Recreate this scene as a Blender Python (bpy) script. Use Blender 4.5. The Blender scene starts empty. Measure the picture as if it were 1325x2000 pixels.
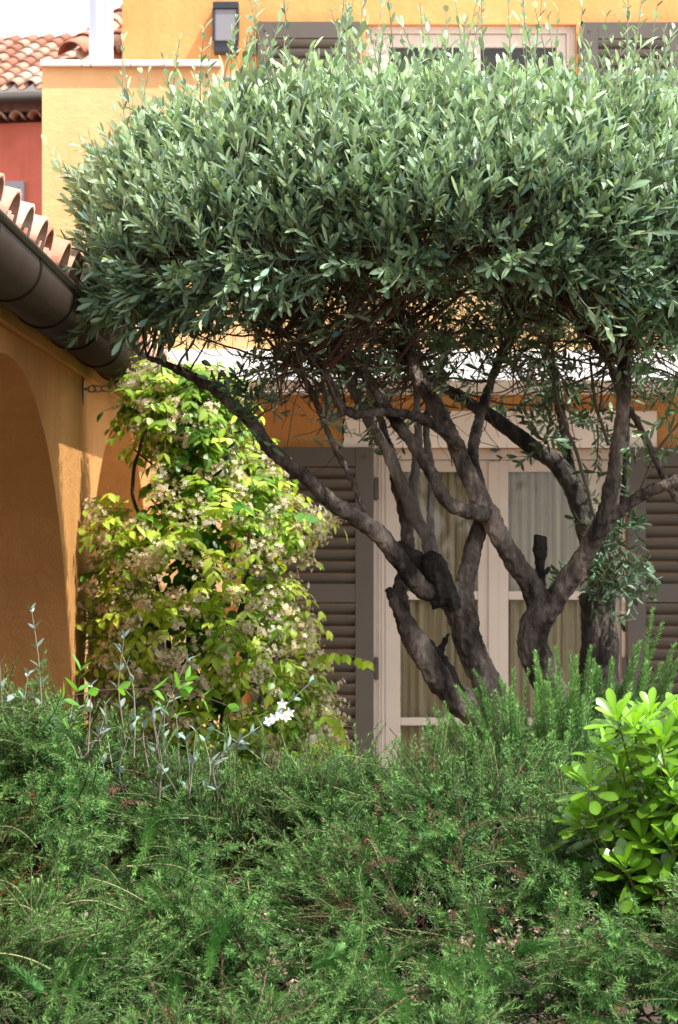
import bpy, math, random
import numpy as np
from mathutils import Vector, Matrix
rng = np.random.default_rng(7)
random.seed(7)
R = math.radians
EYE = 1.67
F = 5000.0          # focal length in photo pixels (60 mm on a 24 mm tall frame of 2000 px)
sc = bpy.context.scene
COL = sc.collection

# ------------------------------------------------------------------ camera
cd = bpy.data.cameras.new('camera'); cam = bpy.data.objects.new('camera', cd); COL.objects.link(cam)
cd.sensor_fit = 'VERTICAL'; cd.sensor_height = 24.0; cd.lens = 60.0
cam.location = (0, 0, EYE); cam.rotation_euler = (R(90), 0, 0)
cd.shift_y = 0.03; cd.clip_end = 2000; cd.clip_start = 0.1
cd.dof.use_dof = True; cd.dof.focus_distance = 7.0; cd.dof.aperture_fstop = 7.5
sc.camera = cam
# ------------------------------------------------------------------ sky and sun
SUN = Vector((0.55, -0.37, 1.0)).normalized()
elev = math.asin(SUN.z); az = math.atan2(SUN.x, SUN.y)
w = bpy.data.worlds.new('World'); sc.world = w; w.use_nodes = True
nt = w.node_tree; nt.nodes.clear()
sky = nt.nodes.new('ShaderNodeTexSky'); sky.sky_type = 'NISHITA'; sky.sun_disc = False
sky.sun_elevation = elev; sky.sun_rotation = az; sky.air_density = 1.0; sky.dust_density = 2.5
bg = nt.nodes.new('ShaderNodeBackground'); bg.inputs['Strength'].default_value = 0.15
# thin bright cloud veil mixed over the sky
geo = nt.nodes.new('ShaderNodeTexCoord'); nz = nt.nodes.new('ShaderNodeTexNoise')
nz.inputs['Scale'].default_value = 2.2; nz.inputs['Detail'].default_value = 5
nt.links.new(geo.outputs['Generated'], nz.inputs['Vector'])
rp = nt.nodes.new('ShaderNodeMapRange'); rp.inputs['From Min'].default_value = .35; rp.inputs['From Max'].default_value = .6
rp.inputs['To Min'].default_value = .55; rp.inputs['To Max'].default_value = .95
nt.links.new(nz.outputs['Fac'], rp.inputs['Value'])
mx = nt.nodes.new('ShaderNodeMixRGB'); mx.inputs['Color2'].default_value = (8.6, 8.8, 9.2, 1)
nt.links.new(rp.outputs['Result'], mx.inputs['Fac']); nt.links.new(sky.outputs['Color'], mx.inputs['Color1'])
nt.links.new(mx.outputs['Color'], bg.inputs['Color'])
out = nt.nodes.new('ShaderNodeOutputWorld'); nt.links.new(bg.outputs['Background'], out.inputs['Surface'])
sl = bpy.data.lights.new('sun', 'SUN'); sl.energy = 4.7; sl.angle = R(0.6); sl.color = (1.0, .965, .91)
so = bpy.data.objects.new('sun', sl); COL.objects.link(so); so.rotation_euler = SUN.to_track_quat('Z', 'Y').to_euler()
so.location = (4, -4, 12)
sc.view_settings.view_transform = 'Standard'; sc.view_settings.look = 'None'
sc.view_settings.gamma = 1.0; sc.view_settings.exposure = 0.75
sc.render.engine = 'CYCLES'
cy = sc.cycles
cy.max_bounces = 8; cy.diffuse_bounces = 4; cy.glossy_bounces = 3; cy.transmission_bounces = 5; cy.transparent_max_bounces = 8
cy.sample_clamp_indirect = 6; cy.caustics_reflective = False; cy.caustics_refractive = False

# ------------------------------------------------------------------ helpers
def P(px, py, Z):
    """photo pixel measured at depth Z -> world position"""
    return np.array([(px - 662.5) / F * Z, Z, EYE + (1060 - py) / F * Z])
def X(px, Z): return (px - 662.5) / F * Z
def H(py, Z): return EYE + (1060 - py) / F * Z
def nrm(a): return a / np.maximum(np.linalg.norm(a, axis=-1, keepdims=True), 1e-9)
def rv(n): return nrm(rng.normal(size=(n, 3)))

def tag(o, label=None, cat=None, group=None, kind=None):
    if label: o['label'] = label
    if cat: o['category'] = cat
    if group: o['group'] = group
    if kind: o['kind'] = kind
    return o
def empty(name, loc=(0, 0, 0), rz=0, parent=None):
    o = bpy.data.objects.new(name, None); COL.objects.link(o); o.location = loc; o.rotation_euler = (0, 0, rz)
    o.empty_display_size = .1
    if parent: o.parent = parent
    return o

class G:
    """mesh gatherer"""
    def __init__(s): s.V = []; s.F = {}; s.C = []; s.n = 0
    def add(s, V, Fs, col=None):
        V = np.asarray(V, float).reshape(-1, 3); k = len(V)
        s.V.append(V)
        c = np.ones((k, 3)) * .5 if col is None else np.broadcast_to(np.asarray(col, float), (k, 3))
        s.C.append(c)
        for f in Fs:
            f = np.asarray(f, int)
            if f.ndim == 1: f = f[None]
            s.F.setdefault(f.shape[1], []).append(f + s.n)
        s.n += k
    def box(s, x0, x1, y0, y1, z0, z1, col=None):
        V = [(x, y, z) for z in (z0, z1) for y in (y0, y1) for x in (x0, x1)]
        s.add(V, [[0, 2, 3, 1], [4, 5, 7, 6], [0, 1, 5, 4], [2, 6, 7, 3], [0, 4, 6, 2], [1, 3, 7, 5]], col); return s
    def build(s, name, mat, parent=None, smooth=False, bevel=0):
        V = np.concatenate(s.V); me = bpy.data.meshes.new(name)
        tot = []; loops = []
        for k, fl in s.F.items():
            f = np.concatenate(fl); loops.append(f.ravel()); tot.append(np.full(len(f), k))
        loops = np.concatenate(loops); tot = np.concatenate(tot); st = np.concatenate([[0], np.cumsum(tot)[:-1]])
        me.vertices.add(len(V)); me.vertices.foreach_set('co', V.astype(np.float32).ravel())
        me.loops.add(len(loops)); me.loops.foreach_set('vertex_index', loops.astype(np.int32))
        me.polygons.add(len(tot)); me.polygons.foreach_set('loop_start', st.astype(np.int32))
        me.polygons.foreach_set('loop_total', tot.astype(np.int32))
        me.polygons.foreach_set('use_smooth', np.full(len(tot), smooth))
        me.update(calc_edges=True)
        ca = me.color_attributes.new('Col', 'FLOAT_COLOR', 'POINT')
        c = np.concatenate(s.C); c4 = np.ones((len(c), 4), np.float32); c4[:, :3] = c
        ca.data.foreach_set('color', c4.ravel())
        me.materials.append(mat)
        o = bpy.data.objects.new(name, me); COL.objects.link(o)
        if parent: o.parent = parent
        if bevel:
            b = o.modifiers.new('bevel', 'BEVEL'); b.width = bevel; b.segments = 2; b.limit_method = 'ANGLE'
        return o

def tubes(g, paths, radii, sides=5, col=(.5, .5, .5), cap=False, rough=0.0):
    """paths (n,m,3) radii (n,m)"""
    paths = np.asarray(paths, float); radii = np.asarray(radii, float)
    if paths.ndim == 2: paths = paths[None]; radii = radii[None]
    n, m, _ = paths.shape
    T = nrm(np.gradient(paths, axis=1))
    mean = np.abs(nrm(paths[:, -1] - paths[:, 0] + 1e-6)); ref = np.eye(3)[np.argmin(mean, axis=1)][:, None, :]
    A = nrm(np.cross(T, ref)); B = np.cross(T, A)
    th = np.linspace(0, 2 * math.pi, sides, endpoint=False)
    rr = radii[:, :, None, None]
    if rough: rr = rr * (1 + rough * rng.normal(size=(n, m, sides, 1)))
    V = paths[:, :, None, :] + rr * (np.cos(th)[:, None] * A[:, :, None, :] + np.sin(th)[:, None] * B[:, :, None, :])
    i = np.arange(m - 1)[:, None]; j = np.arange(sides)[None]; j2 = (j + 1) % sides
    q = np.stack([i * sides + j, i * sides + j2, (i + 1) * sides + j2, (i + 1) * sides + j], -1).reshape(-1, 4)
    Fq = (q[None] + (np.arange(n) * m * sides)[:, None, None]).reshape(-1, 4)
    fs = [Fq]
    if cap:
        for k in range(n):
            fs.append(np.arange(sides)[::-1] + k * m * sides); fs.append(np.arange(sides) + (k * m + m - 1) * sides)
    col = np.asarray(col, float)
    if col.ndim == 2: col = np.repeat(col, m * sides, axis=0)
    g.add(V, fs, col)

# leaf templates: (u along, v across, w up) and faces
def leaf_template(wm=(.62, 1.0, .75), fold=.25, us=(.22, .5, .78)):
    V = [(0, 0, 0)]
    for u, wd in zip(us, wm): V += [(u, wd, fold * wd), (u, 0, 0), (u, -wd, fold * wd)]
    V += [(1, 0, 0)]
    k = len(us); T = [[0, 1, 2], [0, 2, 3]]; Q = []
    for i in range(k - 1):
        a = 1 + 3 * i; b = a + 3
        Q += [[a, b, b + 1, a + 1], [a + 1, b + 1, b + 2, a + 2]]
    a = 1 + 3 * (k - 1); e = 1 + 3 * k
    T += [[a, e, a + 1], [a + 1, e, a + 2]]
    # orient so the normal points to +w
    return np.array(V, float), [np.array(T)[:, ::-1], np.array(Q)[:, ::-1]]
def leaves(g, base, D, N, L, W, col, tmpl, curl=.15):
    TV, TF = tmpl; n = len(base); k = len(TV)
    D = nrm(D); S = nrm(np.cross(N, D)); Nn = np.cross(D, S)
    L = np.broadcast_to(L, (n,)); W = np.broadcast_to(W, (n,)); cu = np.broadcast_to(curl, (n,))
    u = TV[:, 0][None] * L[:, None]; v = TV[:, 1][None] * W[:, None]
    ww = TV[:, 2][None] * W[:, None] - cu[:, None] * L[:, None] * TV[:, 0][None] ** 2
    V = base[:, None] + u[..., None] * D[:, None] + v[..., None] * S[:, None] + ww[..., None] * Nn[:, None]
    off = (np.arange(n) * k)[:, None, None]
    g.add(V, [(f[None] + off).reshape(-1, f.shape[1]) for f in TF], (np.asarray(col)[:, None] * (1 + .22 * (np.abs(TV[:, 1]) < 1e-6) * (k > 5))[None, :, None] * np.ones((n, 1, 1))).reshape(-1, 3))
BROAD4 = leaf_template((.55, .95, 1.0, .62, .22), .16, (.12, .32, .52, .74, .91))
OLIVE = leaf_template((.55, 1.0, .8), .22, (.2, .5, .8))
BROAD = leaf_template((.75, 1.0, .55), .18, (.22, .5, .8))
OBOV = leaf_template((.16, .42, .78, 1.0, .88, .45), .14, (.12, .3, .5, .7, .87, .965))
NEEDLE = (np.array([(0, 0, 0), (.45, 1, 0), (1, 0, 0), (.45, -1, 0)], float), [np.array([[0, 1, 2, 3]])[:, ::-1]])
PETAL = (np.array([(0, 0, 0), (.6, .8, .1), (1, .2, 0), (.75, -.7, .1)], float), [np.array([[0, 1, 2, 3]])[:, ::-1]])

def grow(base, D, length, m, bend, up=0.0):
    """n curved stems with m points"""
    n = len(base); t = np.linspace(0, 1, m)[None, :, None]
    length = np.broadcast_to(length, (n,))[:, None, None]
    side = rv(n)[:, None]; bend = np.broadcast_to(bend, (n,))[:, None, None]
    return base[:, None] + length * (t * D[:, None] + t ** 2 * (bend * side + np.array([0, 0, up])))
def along(paths, ts):
    """interpolate paths (n,m,3) at ts (k,) -> pos, tangent (n,k,3)"""
    m = paths.shape[1]; f = np.clip(ts, 0, .9999) * (m - 1); i = f.astype(int); a = (f - i)[None, :, None]
    p = paths[:, i] * (1 - a) + paths[:, i + 1] * a; T = nrm(paths[:, i + 1] - paths[:, i]); return p, T
def perp(T):
    r = rv(T.shape[0]); return nrm(np.cross(T, r))
def vary(base, n, dv=.18, dh=.08):
    c = np.asarray(base, float)[None] * (1 + dv * rng.normal(size=(n, 1))) * (1 + dh * rng.normal(size=(n, 3)))
    return np.clip(c, .005, 1)
def smooth_noise(p, s, seed=0):
    """cheap smooth noise -1..1 from sines"""
    r = np.random.default_rng(seed); o = 0
    for k in range(5):
        v = r.normal(size=3); v /= np.linalg.norm(v); o = o + np.sin(p @ v * s * (1 + .45 * k) * 2 * math.pi + r.uniform(0, 6.28)) / (1 + .35 * k)
    return o / 2.6

# ------------------------------------------------------------------ materials
def newmat(name):
    m = bpy.data.materials.new(name); m.use_nodes = True; nt = m.node_tree; b = nt.nodes['Principled BSDF']; return m, nt, b
def node(nt, t, **kw):
    n = nt.nodes.new(t)
    for k, v in kw.items():
        if k in n.inputs: n.inputs[k].default_value = v
        else: setattr(n, k, v)
    return n
def simple(name, col, rough=.6, metal=0, noise=.0, nscale=20, bump=0, bscale=60, spec=.5, use_attr=False, detail=6):
    m, nt, b = newmat(name); L = nt.links
    b.inputs['Roughness'].default_value = rough; b.inputs['Metallic'].default_value = metal
    b.inputs['Specular IOR Level'].default_value = spec
    tc = node(nt, 'ShaderNodeTexCoord')
    src = None
    if use_attr:
        at = node(nt, 'ShaderNodeAttribute', attribute_name='Col'); src = at.outputs['Color']
    else:
        rgb = node(nt, 'ShaderNodeRGB'); rgb.outputs[0].default_value = (*col, 1); src = rgb.outputs[0]
    if noise:
        n = node(nt, 'ShaderNodeTexNoise', Scale=nscale, Detail=detail, Roughness=.6); L.new(tc.outputs['Object'], n.inputs['Vector'])
        mr = node(nt, 'ShaderNodeMapRange'); mr.inputs['From Min'].default_value = .25; mr.inputs['From Max'].default_value = .75
        mr.inputs['To Min'].default_value = 1 - noise; mr.inputs['To Max'].default_value = 1 + noise
        L.new(n.outputs['Fac'], mr.inputs['Value'])
        mm = node(nt, 'ShaderNodeVectorMath', operation='SCALE'); L.new(src, mm.inputs[0]); L.new(mr.outputs['Result'], mm.inputs['Scale']); src = mm.outputs['Vector']
    L.new(src, b.inputs['Base Color'])
    if bump:
        n2 = node(nt, 'ShaderNodeTexNoise', Scale=bscale, Detail=4, Roughness=.65); L.new(tc.outputs['Object'], n2.inputs['Vector'])
        bp = node(nt, 'ShaderNodeBump'); bp.inputs['Strength'].default_value = bump; bp.inputs['Distance'].default_value = .01
        L.new(n2.outputs['Fac'], bp.inputs['Height']); L.new(bp.outputs['Normal'], b.inputs['Normal'])
    return m
def stucco(name, col, bump=.5):
    m, nt, b = newmat(name); L = nt.links
    b.inputs['Roughness'].default_value = .9; b.inputs['Specular IOR Level'].default_value = .15
    tc = node(nt, 'ShaderNodeTexCoord')
    n1 = node(nt, 'ShaderNodeTexNoise', Scale=1.7, Detail=7, Roughness=.62); n2 = node(nt, 'ShaderNodeTexNoise', Scale=28, Detail=4)
    mp = node(nt, 'ShaderNodeMapping'); mp.inputs['Scale'].default_value = (6, 6, .8)
    L.new(tc.outputs['Object'], mp.inputs['Vector'])
    n3 = node(nt, 'ShaderNodeTexNoise', Scale=1.5, Detail=5, Roughness=.6); L.new(mp.outputs['Vector'], n3.inputs['Vector'])   # rain streaks
    for n in (n1, n2): L.new(tc.outputs['Object'], n.inputs['Vector'])
    cr = node(nt, 'ShaderNodeValToRGB'); c = np.array(col)
    cr.color_ramp.elements[0].position = .3; cr.color_ramp.elements[0].color = (*(c * np.array([.86, .82, .78])), 1)
    cr.color_ramp.elements[1].position = .68; cr.color_ramp.elements[1].color = (*np.minimum(c * np.array([1.06, 1.09, 1.2]), .95), 1)
    L.new(n1.outputs['Fac'], cr.inputs['Fac'])
    a = node(nt, 'ShaderNodeMapRange'); a.inputs['To Min'].default_value = .83; a.inputs['To Max'].default_value = 1.12; L.new(n3.outputs['Fac'], a.inputs['Value'])
    s = node(nt, 'ShaderNodeVectorMath', operation='SCALE'); L.new(cr.outputs['Color'], s.inputs[0]); L.new(a.outputs['Result'], s.inputs['Scale'])
    L.new(s.outputs['Vector'], b.inputs['Base Color'])
    n4 = node(nt, 'ShaderNodeTexNoise', Scale=95, Detail=5, Roughness=.7); L.new(tc.outputs['Object'], n4.inputs['Vector'])
    ad = node(nt, 'ShaderNodeMath', operation='ADD'); L.new(n2.outputs['Fac'], ad.inputs[0]); L.new(n4.outputs['Fac'], ad.inputs[1])
    bp = node(nt, 'ShaderNodeBump'); bp.inputs['Strength'].default_value = bump; bp.inputs['Distance'].default_value = .008
    L.new(ad.outputs[0], bp.inputs['Height']); L.new(bp.outputs['Normal'], b.inputs['Normal'])
    return m
def leafmat(name, under=(1, 1, 1), trans=.3, rough=.45, spec=.4, tint=(1, 1, 1)):
    """per-leaf colour; the underside of the leaf has its own colour"""
    m, nt, b = newmat(name); L = nt.links
    at = node(nt, 'ShaderNodeAttribute', attribute_name='Col'); ge = node(nt, 'ShaderNodeNewGeometry')
    un = node(nt, 'ShaderNodeMixRGB', blend_type='MULTIPLY'); un.inputs['Fac'].default_value = 1; un.inputs['Color2'].default_value = (*under, 1)
    L.new(at.outputs['Color'], un.inputs['Color1'])
    mx = node(nt, 'ShaderNodeMixRGB'); L.new(ge.outputs['Backfacing'], mx.inputs['Fac']); L.new(at.outputs['Color'], mx.inputs['Color1']); L.new(un.outputs['Color'], mx.inputs['Color2'])
    L.new(mx.outputs['Color'], b.inputs['Base Color']); b.inputs['Roughness'].default_value = rough; b.inputs['Specular IOR Level'].default_value = spec
    tr = node(nt, 'ShaderNodeBsdfTranslucent'); tm = node(nt, 'ShaderNodeMixRGB', blend_type='MULTIPLY'); tm.inputs['Fac'].default_value = 1
    tm.inputs['Color2'].default_value = (*tint, 1); L.new(at.outputs['Color'], tm.inputs['Color1']); L.new(tm.outputs['Color'], tr.inputs['Color'])
    ms = node(nt, 'ShaderNodeMixShader'); ms.inputs['Fac'].default_value = trans
    L.new(b.outputs[0], ms.inputs[1]); L.new(tr.outputs[0], ms.inputs[2]); L.new(ms.outputs[0], nt.nodes['Material Output'].inputs['Surface'])
    return m
def bark(name, dark, light, scale=1.0):
    m, nt, b = newmat(name); L = nt.links
    tc = node(nt, 'ShaderNodeTexCoord'); mp = node(nt, 'ShaderNodeMapping'); mp.inputs['Scale'].default_value = (1, 1, .38)
    L.new(tc.outputs['Object'], mp.inputs['Vector'])
    n1 = node(nt, 'ShaderNodeTexNoise', Scale=9 * scale, Detail=8, Roughness=.7); n2 = node(nt, 'ShaderNodeTexNoise', Scale=60 * scale, Detail=6, Roughness=.7)
    vo = node(nt, 'ShaderNodeTexVoronoi', Scale=42 * scale)
    for n in (n1, n2, vo): L.new(mp.outputs['Vector'], n.inputs['Vector'])
    cr = node(nt, 'ShaderNodeValToRGB'); e = cr.color_ramp.elements
    e[0].position = .40; e[0].color = (*dark, 1); e[1].position = .66; e[1].color = (*light, 1)
    mid = cr.color_ramp.elements.new(.54); mid.color = (*[(a * .5 + c * .35) for a, c in zip(dark, light)], 1)
    L.new(n1.outputs['Fac'], cr.inputs['Fac'])
    mr = node(nt, 'ShaderNodeMapRange'); mr.inputs['To Min'].default_value = .55; mr.inputs['To Max'].default_value = 1.4; L.new(n2.outputs['Fac'], mr.inputs['Value'])
    s = node(nt, 'ShaderNodeVectorMath', operation='SCALE'); L.new(cr.outputs['Color'], s.inputs[0]); L.new(mr.outputs['Result'], s.inputs['Scale']); L.new(s.outputs['Vector'], b.inputs['Base Color'])
    b.inputs['Roughness'].default_value = .85; b.inputs['Specular IOR Level'].default_value = .25
    ad = node(nt, 'ShaderNodeMath', operation='ADD'); L.new(n2.outputs['Fac'], ad.inputs[0]); L.new(vo.outputs['Distance'], ad.inputs[1])
    bp = node(nt, 'ShaderNodeBump'); bp.inputs['Strength'].default_value = 1.0; bp.inputs['Distance'].default_value = .012
    L.new(ad.outputs[0], bp.inputs['Height']); L.new(bp.outputs['Normal'], b.inputs['Normal'])
    return m
def glassmat(name, tint=(.8, .84, .8)):
    m, nt, b = newmat(name); L = nt.links
    t = node(nt, 'ShaderNodeBsdfTransparent'); t.inputs['Color'].default_value = (*tint, 1)
    g = node(nt, 'ShaderNodeBsdfGlossy'); g.inputs['Roughness'].default_value = .03; g.inputs['Color'].default_value = (.9, .9, .9, 1)
    fr = node(nt, 'ShaderNodeFresnel'); fr.inputs['IOR'].default_value = 1.4
    ms = node(nt, 'ShaderNodeMixShader'); L.new(fr.outputs[0], ms.inputs['Fac']); L.new(t.outputs[0], ms.inputs[1]); L.new(g.outputs[0], ms.inputs[2])
    L.new(ms.outputs[0], nt.nodes['Material Output'].inputs['Surface']); return m

M = dict(black=simple('black_rubber', (.016, .012, .01), .8, spec=.1),
    yellow=stucco('yellow_stucco', (.76, .475, .215)), orange=stucco('orange_stucco', (.76, .35, .125)), ochre=stucco('ochre_stucco', (.70, .355, .12), .9), red=stucco('red_stucco', (.68, .17, .105)),
    white=simple('white_plaster', (.82, .80, .77), .8, noise=.05, bump=.2), coping=simple('white_stone', (.72, .69, .66), .7, noise=.18, nscale=9, bump=.3),
    lintel=simple('pale_lintel', (.86, .81, .77), .8, noise=.05, nscale=6, bump=.2),
    doorpaint=simple('door_paint', (.56, .485, .415), .5, noise=.05, nscale=8), shutter=simple('shutter_paint', (.088, .075, .061), .5, noise=.08, nscale=7),
    hinge=simple('dark_iron', (.08, .065, .055), .55, .3), glass=glassmat('window_glass', (.96, .95, .90)),
    curtain=leafmat('sheer_curtain', trans=.45, rough=.9, spec=.05), room=simple('dim_room', (.22, .17, .13), .9),
    gutter=simple('brown_gutter', (.042, .027, .017), .5, .2, noise=.2, nscale=5, spec=.5), tile=simple('terracotta', (0, 0, 0), .85, use_attr=True, noise=.16, nscale=22, bump=.4, bscale=50, spec=.2),
    pole=simple('pole_paint', (.50, .56, .66), .4, noise=.02), steel=simple('steel', (.42, .42, .42), .3, .9), rail=simple('rail_paint', (.22, .24, .27), .4, .5),
    lampmetal=simple('lamp_metal', (.035, .04, .05), .45, .4), lampglass=simple('frosted_glass', (.20, .20, .225), .4),
    greypaint=simple('grey_paint', (.33, .33, .35), .6), whitewood=simple('white_wood', (.70, .68, .72), .55, noise=.06), brick=simple('old_brick', (.25, .11, .07), .9, noise=.5, nscale=9, bump=.8, bscale=25),
    soil=simple('soil', (.055, .035, .022), .95, noise=.4, nscale=12, bump=1, bscale=30), paving=simple('paving', (.30, .25, .20), .85, noise=.15, nscale=6, bump=.3),
    bark=bark('olive_bark', (.024, .016, .012), (.38, .30, .25)), sunlitbark=bark('sunlit_bark', (.14, .11, .09), (.55, .49, .44)), deadbark=bark('dead_wood', (.010, .008, .007), (.075, .06, .05)), greybark=bark('grey_bark', (.018, .014, .012), (.15, .125, .105)),
    twig=simple('twig_bark', (.10, .062, .043), .85, use_attr=True, spec=.2),
    olive=leafmat('olive_leaf', under=(1.9, 1.75, 1.9), trans=.22, rough=.42, spec=.45, tint=(1.1, 1.2, .6)),
    jasmine=leafmat('jasmine_leaf', under=(1.15, 1.15, 1.1), trans=.45, rough=.38, spec=.45, tint=(1.3, 1.25, .5)),
    petal=leafmat('petal', trans=.3, rough=.6, spec=.2), needle=leafmat('rosemary_needle', under=(1.25, 1.2, 1.35), trans=.22, rough=.5, spec=.28),
    pitt=leafmat('glossy_leaf', under=(1.1, 1.1, 1.1), trans=.4, rough=.25, spec=.55, tint=(1.2, 1.15, .4)), silver=leafmat('silver_leaf', under=(1.5, 1.5, 1.5), trans=.15, rough=.6, spec=.3),
)

# ------------------------------------------------------------------ ground
g = G(); S = 400; g.add([(-S, -60, 0), (S, -60, 0), (S, 700, 0), (-S, 700, 0)], [[0, 1, 2, 3]]); tag(g.build('ground', M['soil']), kind='structure')
g = G(); g.box(-1.0, 6, 10.4, 15.2, .002, .03); g.box(-3.5, -1.03, 4, 15.2, .002, .03)
tag(g.build('terrace_paving', M['paving'], bevel=.004), kind='structure')

# ------------------------------------------------------------------ main house
ZP, ZF, ZU = 13.4, 14.6, 17.0
house = tag(empty('house', (0, 0, 0)), 'large ochre yellow house with upper terrace and brown louvred shutters', 'house')
dx0, dx1, dtop = X(735, ZF), X(1215, ZF), H(875, ZF)
slab0, slab1 = H(745, ZP), H(683, ZP)
g = G(); g.box(-1.015, dx0, ZF, ZF + .35, .031, slab0 + .02); g.box(dx1, 5.5, ZF, ZF + .35, .031, slab0 + .02); g.box(dx0, dx1, ZF, ZF + .35, dtop, slab0 + .02)
g.build('ground_floor_wall', M['ochre'], house)
xl = X(82, ZP); xr = X(432, ZP); ptop = H(131, ZP); plow = H(250, ZP)
g = G(); g.box(xl, 5.5, ZP + .02, ZU - .02, slab0, slab1 - .002); g.build('terrace_slab', M['white'], house)
g = G(); g.box(xl, 5.5, ZP, ZP + .019, slab0 + .004, slab1); g.build('slab_edge', M['white'], house, bevel=.004)
g = G(); g.box(xl, xr, ZP + .012, ZP + .2, slab1 - .002, ptop); g.box(xr, 5.5, ZP + .012, ZP + .2, slab1 - .002, plow)
g.box(xl, xl + .18, ZP + .2, ZU, slab1, ptop)
g.box(xl, -.62, ZP + .03, ZP + .2, .2, slab0)      # wall that carries the slab beside the portico
g.build('parapet_wall', M['yellow'], house)
cuts = [X(v, ZP) for v in (79, 160, 178, 256, 345, 434)]
cp = empty('coping', parent=house)
for a, b in zip(cuts[:-1], cuts[1:]):
    g = G(); g.box(a + .003, b - .003, ZP - .03, ZP + .25, ptop + .001, H(118, ZP) + random.uniform(-.002, .002)); g.build('coping_stone', M['coping'], cp, bevel=.004)
g = G(); g.box(xr + .02, 5.5, ZP - .03, ZP + .25, plow + .001, plow + .04); g.build('coping_stone', M['coping'], cp, bevel=.004)
rl = empty('railing', parent=house)
g = G(); zr = H(147, ZP); tubes(g, [[(xr, ZP + .1, zr), (2, ZP + .1, zr), (5.5, ZP + .1, zr)]], [[.016] * 3], 10)
g.build('rail', M['rail'], rl, True)
for xx in np.arange(xr + .05, 5.4, 1.25):
    g = G(); tubes(g, [[(xx, ZP + .1, plow), (xx, ZP + .1, zr)]], [[.011] * 2], 8); g.build('rail_post', M['rail'], rl, True)
# upper storey
ux0 = X(239, ZU); ud0, ud1, udt = X(715, ZU), X(1126, ZU), H(47, ZU); utop = EYE + 4.9
g = G(); g.box(ux0, ud0, ZU, ZU + .35, slab1, utop); g.box(ud1, 6, ZU, ZU + .35, slab1, utop); g.box(ud0, ud1, ZU, ZU + .35, udt, utop)
g.box(ux0, ux0 + .3, ZU + .35, ZU + 6, slab1, utop)
g.build('upper_wall', M['orange'], house)
g = G(); g.box(ux0 - .25, 6.2, ZU - .28, ZU + 6.4, utop + .002, utop + .1); g.build('eave_board', M['white'], house)

def tile_mesh(ncol, ncourse, spacing, r, clen, light=1.0, seed=1, pans=True, taper=.86):
    """barrel tile roof: u across, v up the slope, w off the slope"""
    g = G(); rr = np.random.default_rng(seed); seg = 9; th = np.linspace(0, math.pi, seg)
    pal = np.array([(.55, .27, .18), (.48, .20, .13), (.62, .38, .27), (.68, .50, .38), (.42, .17, .11), (.58, .30, .22)])
    for i in range(ncol):
        for kind in ((0, 1) if pans else (0,)):
            for j in range(ncourse):
                c = pal[rr.integers(len(pal))] * rr.uniform(.85, 1.15) * light
                u0 = (i + .5 * kind) * spacing + rr.normal() * .004; v0 = j * clen * .82 + rr.normal() * .006
                sgn = 1 if kind == 0 else -1
                V = []
                for v, s, lift in ((0, 1, .022), (clen, taper, .0)):
                    for rad in (r * s, r * s - .014):
                        for t in th:
                            wz = rad * math.sin(t) * sgn + lift + (r * .0 if kind == 0 else r * .35)
                            V.append((u0 + rad * math.cos(t), v0 + v, wz))
                V = np.array(V); k = np.arange(seg - 1)
                def q(a, b): return np.stack([a * seg + k, a * seg + k + 1, b * seg + k + 1, b * seg + k], -1)
                g.add(V, [q(0, 2), q(1, 3)[:, ::-1], q(0, 1)[:, ::-1], q(2, 3), np.array([[0, 2 * seg, 3 * seg, seg], [seg - 1, 2 * seg - 1, 4 * seg - 1, 3 * seg - 1]])], c)
    return g
def place_g(g, origin, U, Vv):
    U = Vector(U).normalized(); Vv = Vector(Vv).normalized(); Wn = U.cross(Vv).normalized()
    if Wn.z < 0: Wn = -Wn
    Mx = np.array([U, Vv, Wn]); g.V = [v @ Mx + np.array(origin) for v in g.V]; return g
rf = place_g(tile_mesh(26, 5, .27, .1, .42, seed=9), (ux0 - .3, ZU - .42, utop + .1), (1, 0, 0), (0, 1, .35)); rf.build('roof', M['tile'], house, True)

def shutter(x0, x1, y, z0, z1, rails, parent, spacing=.064, side=1):
    """louvred shutter leaf folded back on the wall"""
    s = empty('shutter', (0, 0, 0), parent=parent); st = .105; t = .035
    g = G(); g.box(x0, x0 + st, y - t, y, z0, z1); g.box(x1 - st, x1, y - t, y, z0, z1)
    zs = [z0] + [v for r in rails for v in r] + [z1]
    rr = [(z0, z0 + .12)] + rails + [(z1 - .11, z1)]
    for a, b in rr: g.box(x0 + st, x1 - st, y - t + .0025, y - .0025, a, b)
    for zz in (z1 - .055, z0 + .06):
        for xx in (x0 + .05, x1 - .05):
            tubes(g, [[(xx, y - t - .008, zz), (xx, y - t + .002, zz)]], [[.009, .011]], 8, cap=True)
    g.build('shutter_frame', M['shutter'], s, bevel=.003)
    g = G()
    for (a0, a1), (b0, b1) in zip(rr[:-1], rr[1:]):
        n = int((b0 - a1) / spacing)
        for i in range(n):
            zc = a1 + (i + .5) * (b0 - a1) / n; h = .046
            V = []
            for xx in (x0 + st - .002, x1 - st + .002):
                V += [(xx, y - t + .001, zc + .026), (xx, y - t + .003, zc + .012), (xx, y - .003, zc - .022), (xx, y - .003, zc - .034)]
            g.add(V, [[0, 1, 5, 4], [1, 3, 7, 5], [3, 2, 6, 7], [2, 0, 4, 6]])
    g.build('slats', M['shutter'], s)
    return s
zm = [(H(1176, ZF), H(1140, ZF))]
sh = shutter(X(492, ZF), X(730, ZF), ZF - .02, .10, H(874, ZF), zm, house)
sh2 = shutter(X(1224, ZF), X(1462, ZF), ZF - .02, .10, H(874, ZF), zm, house)
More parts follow.
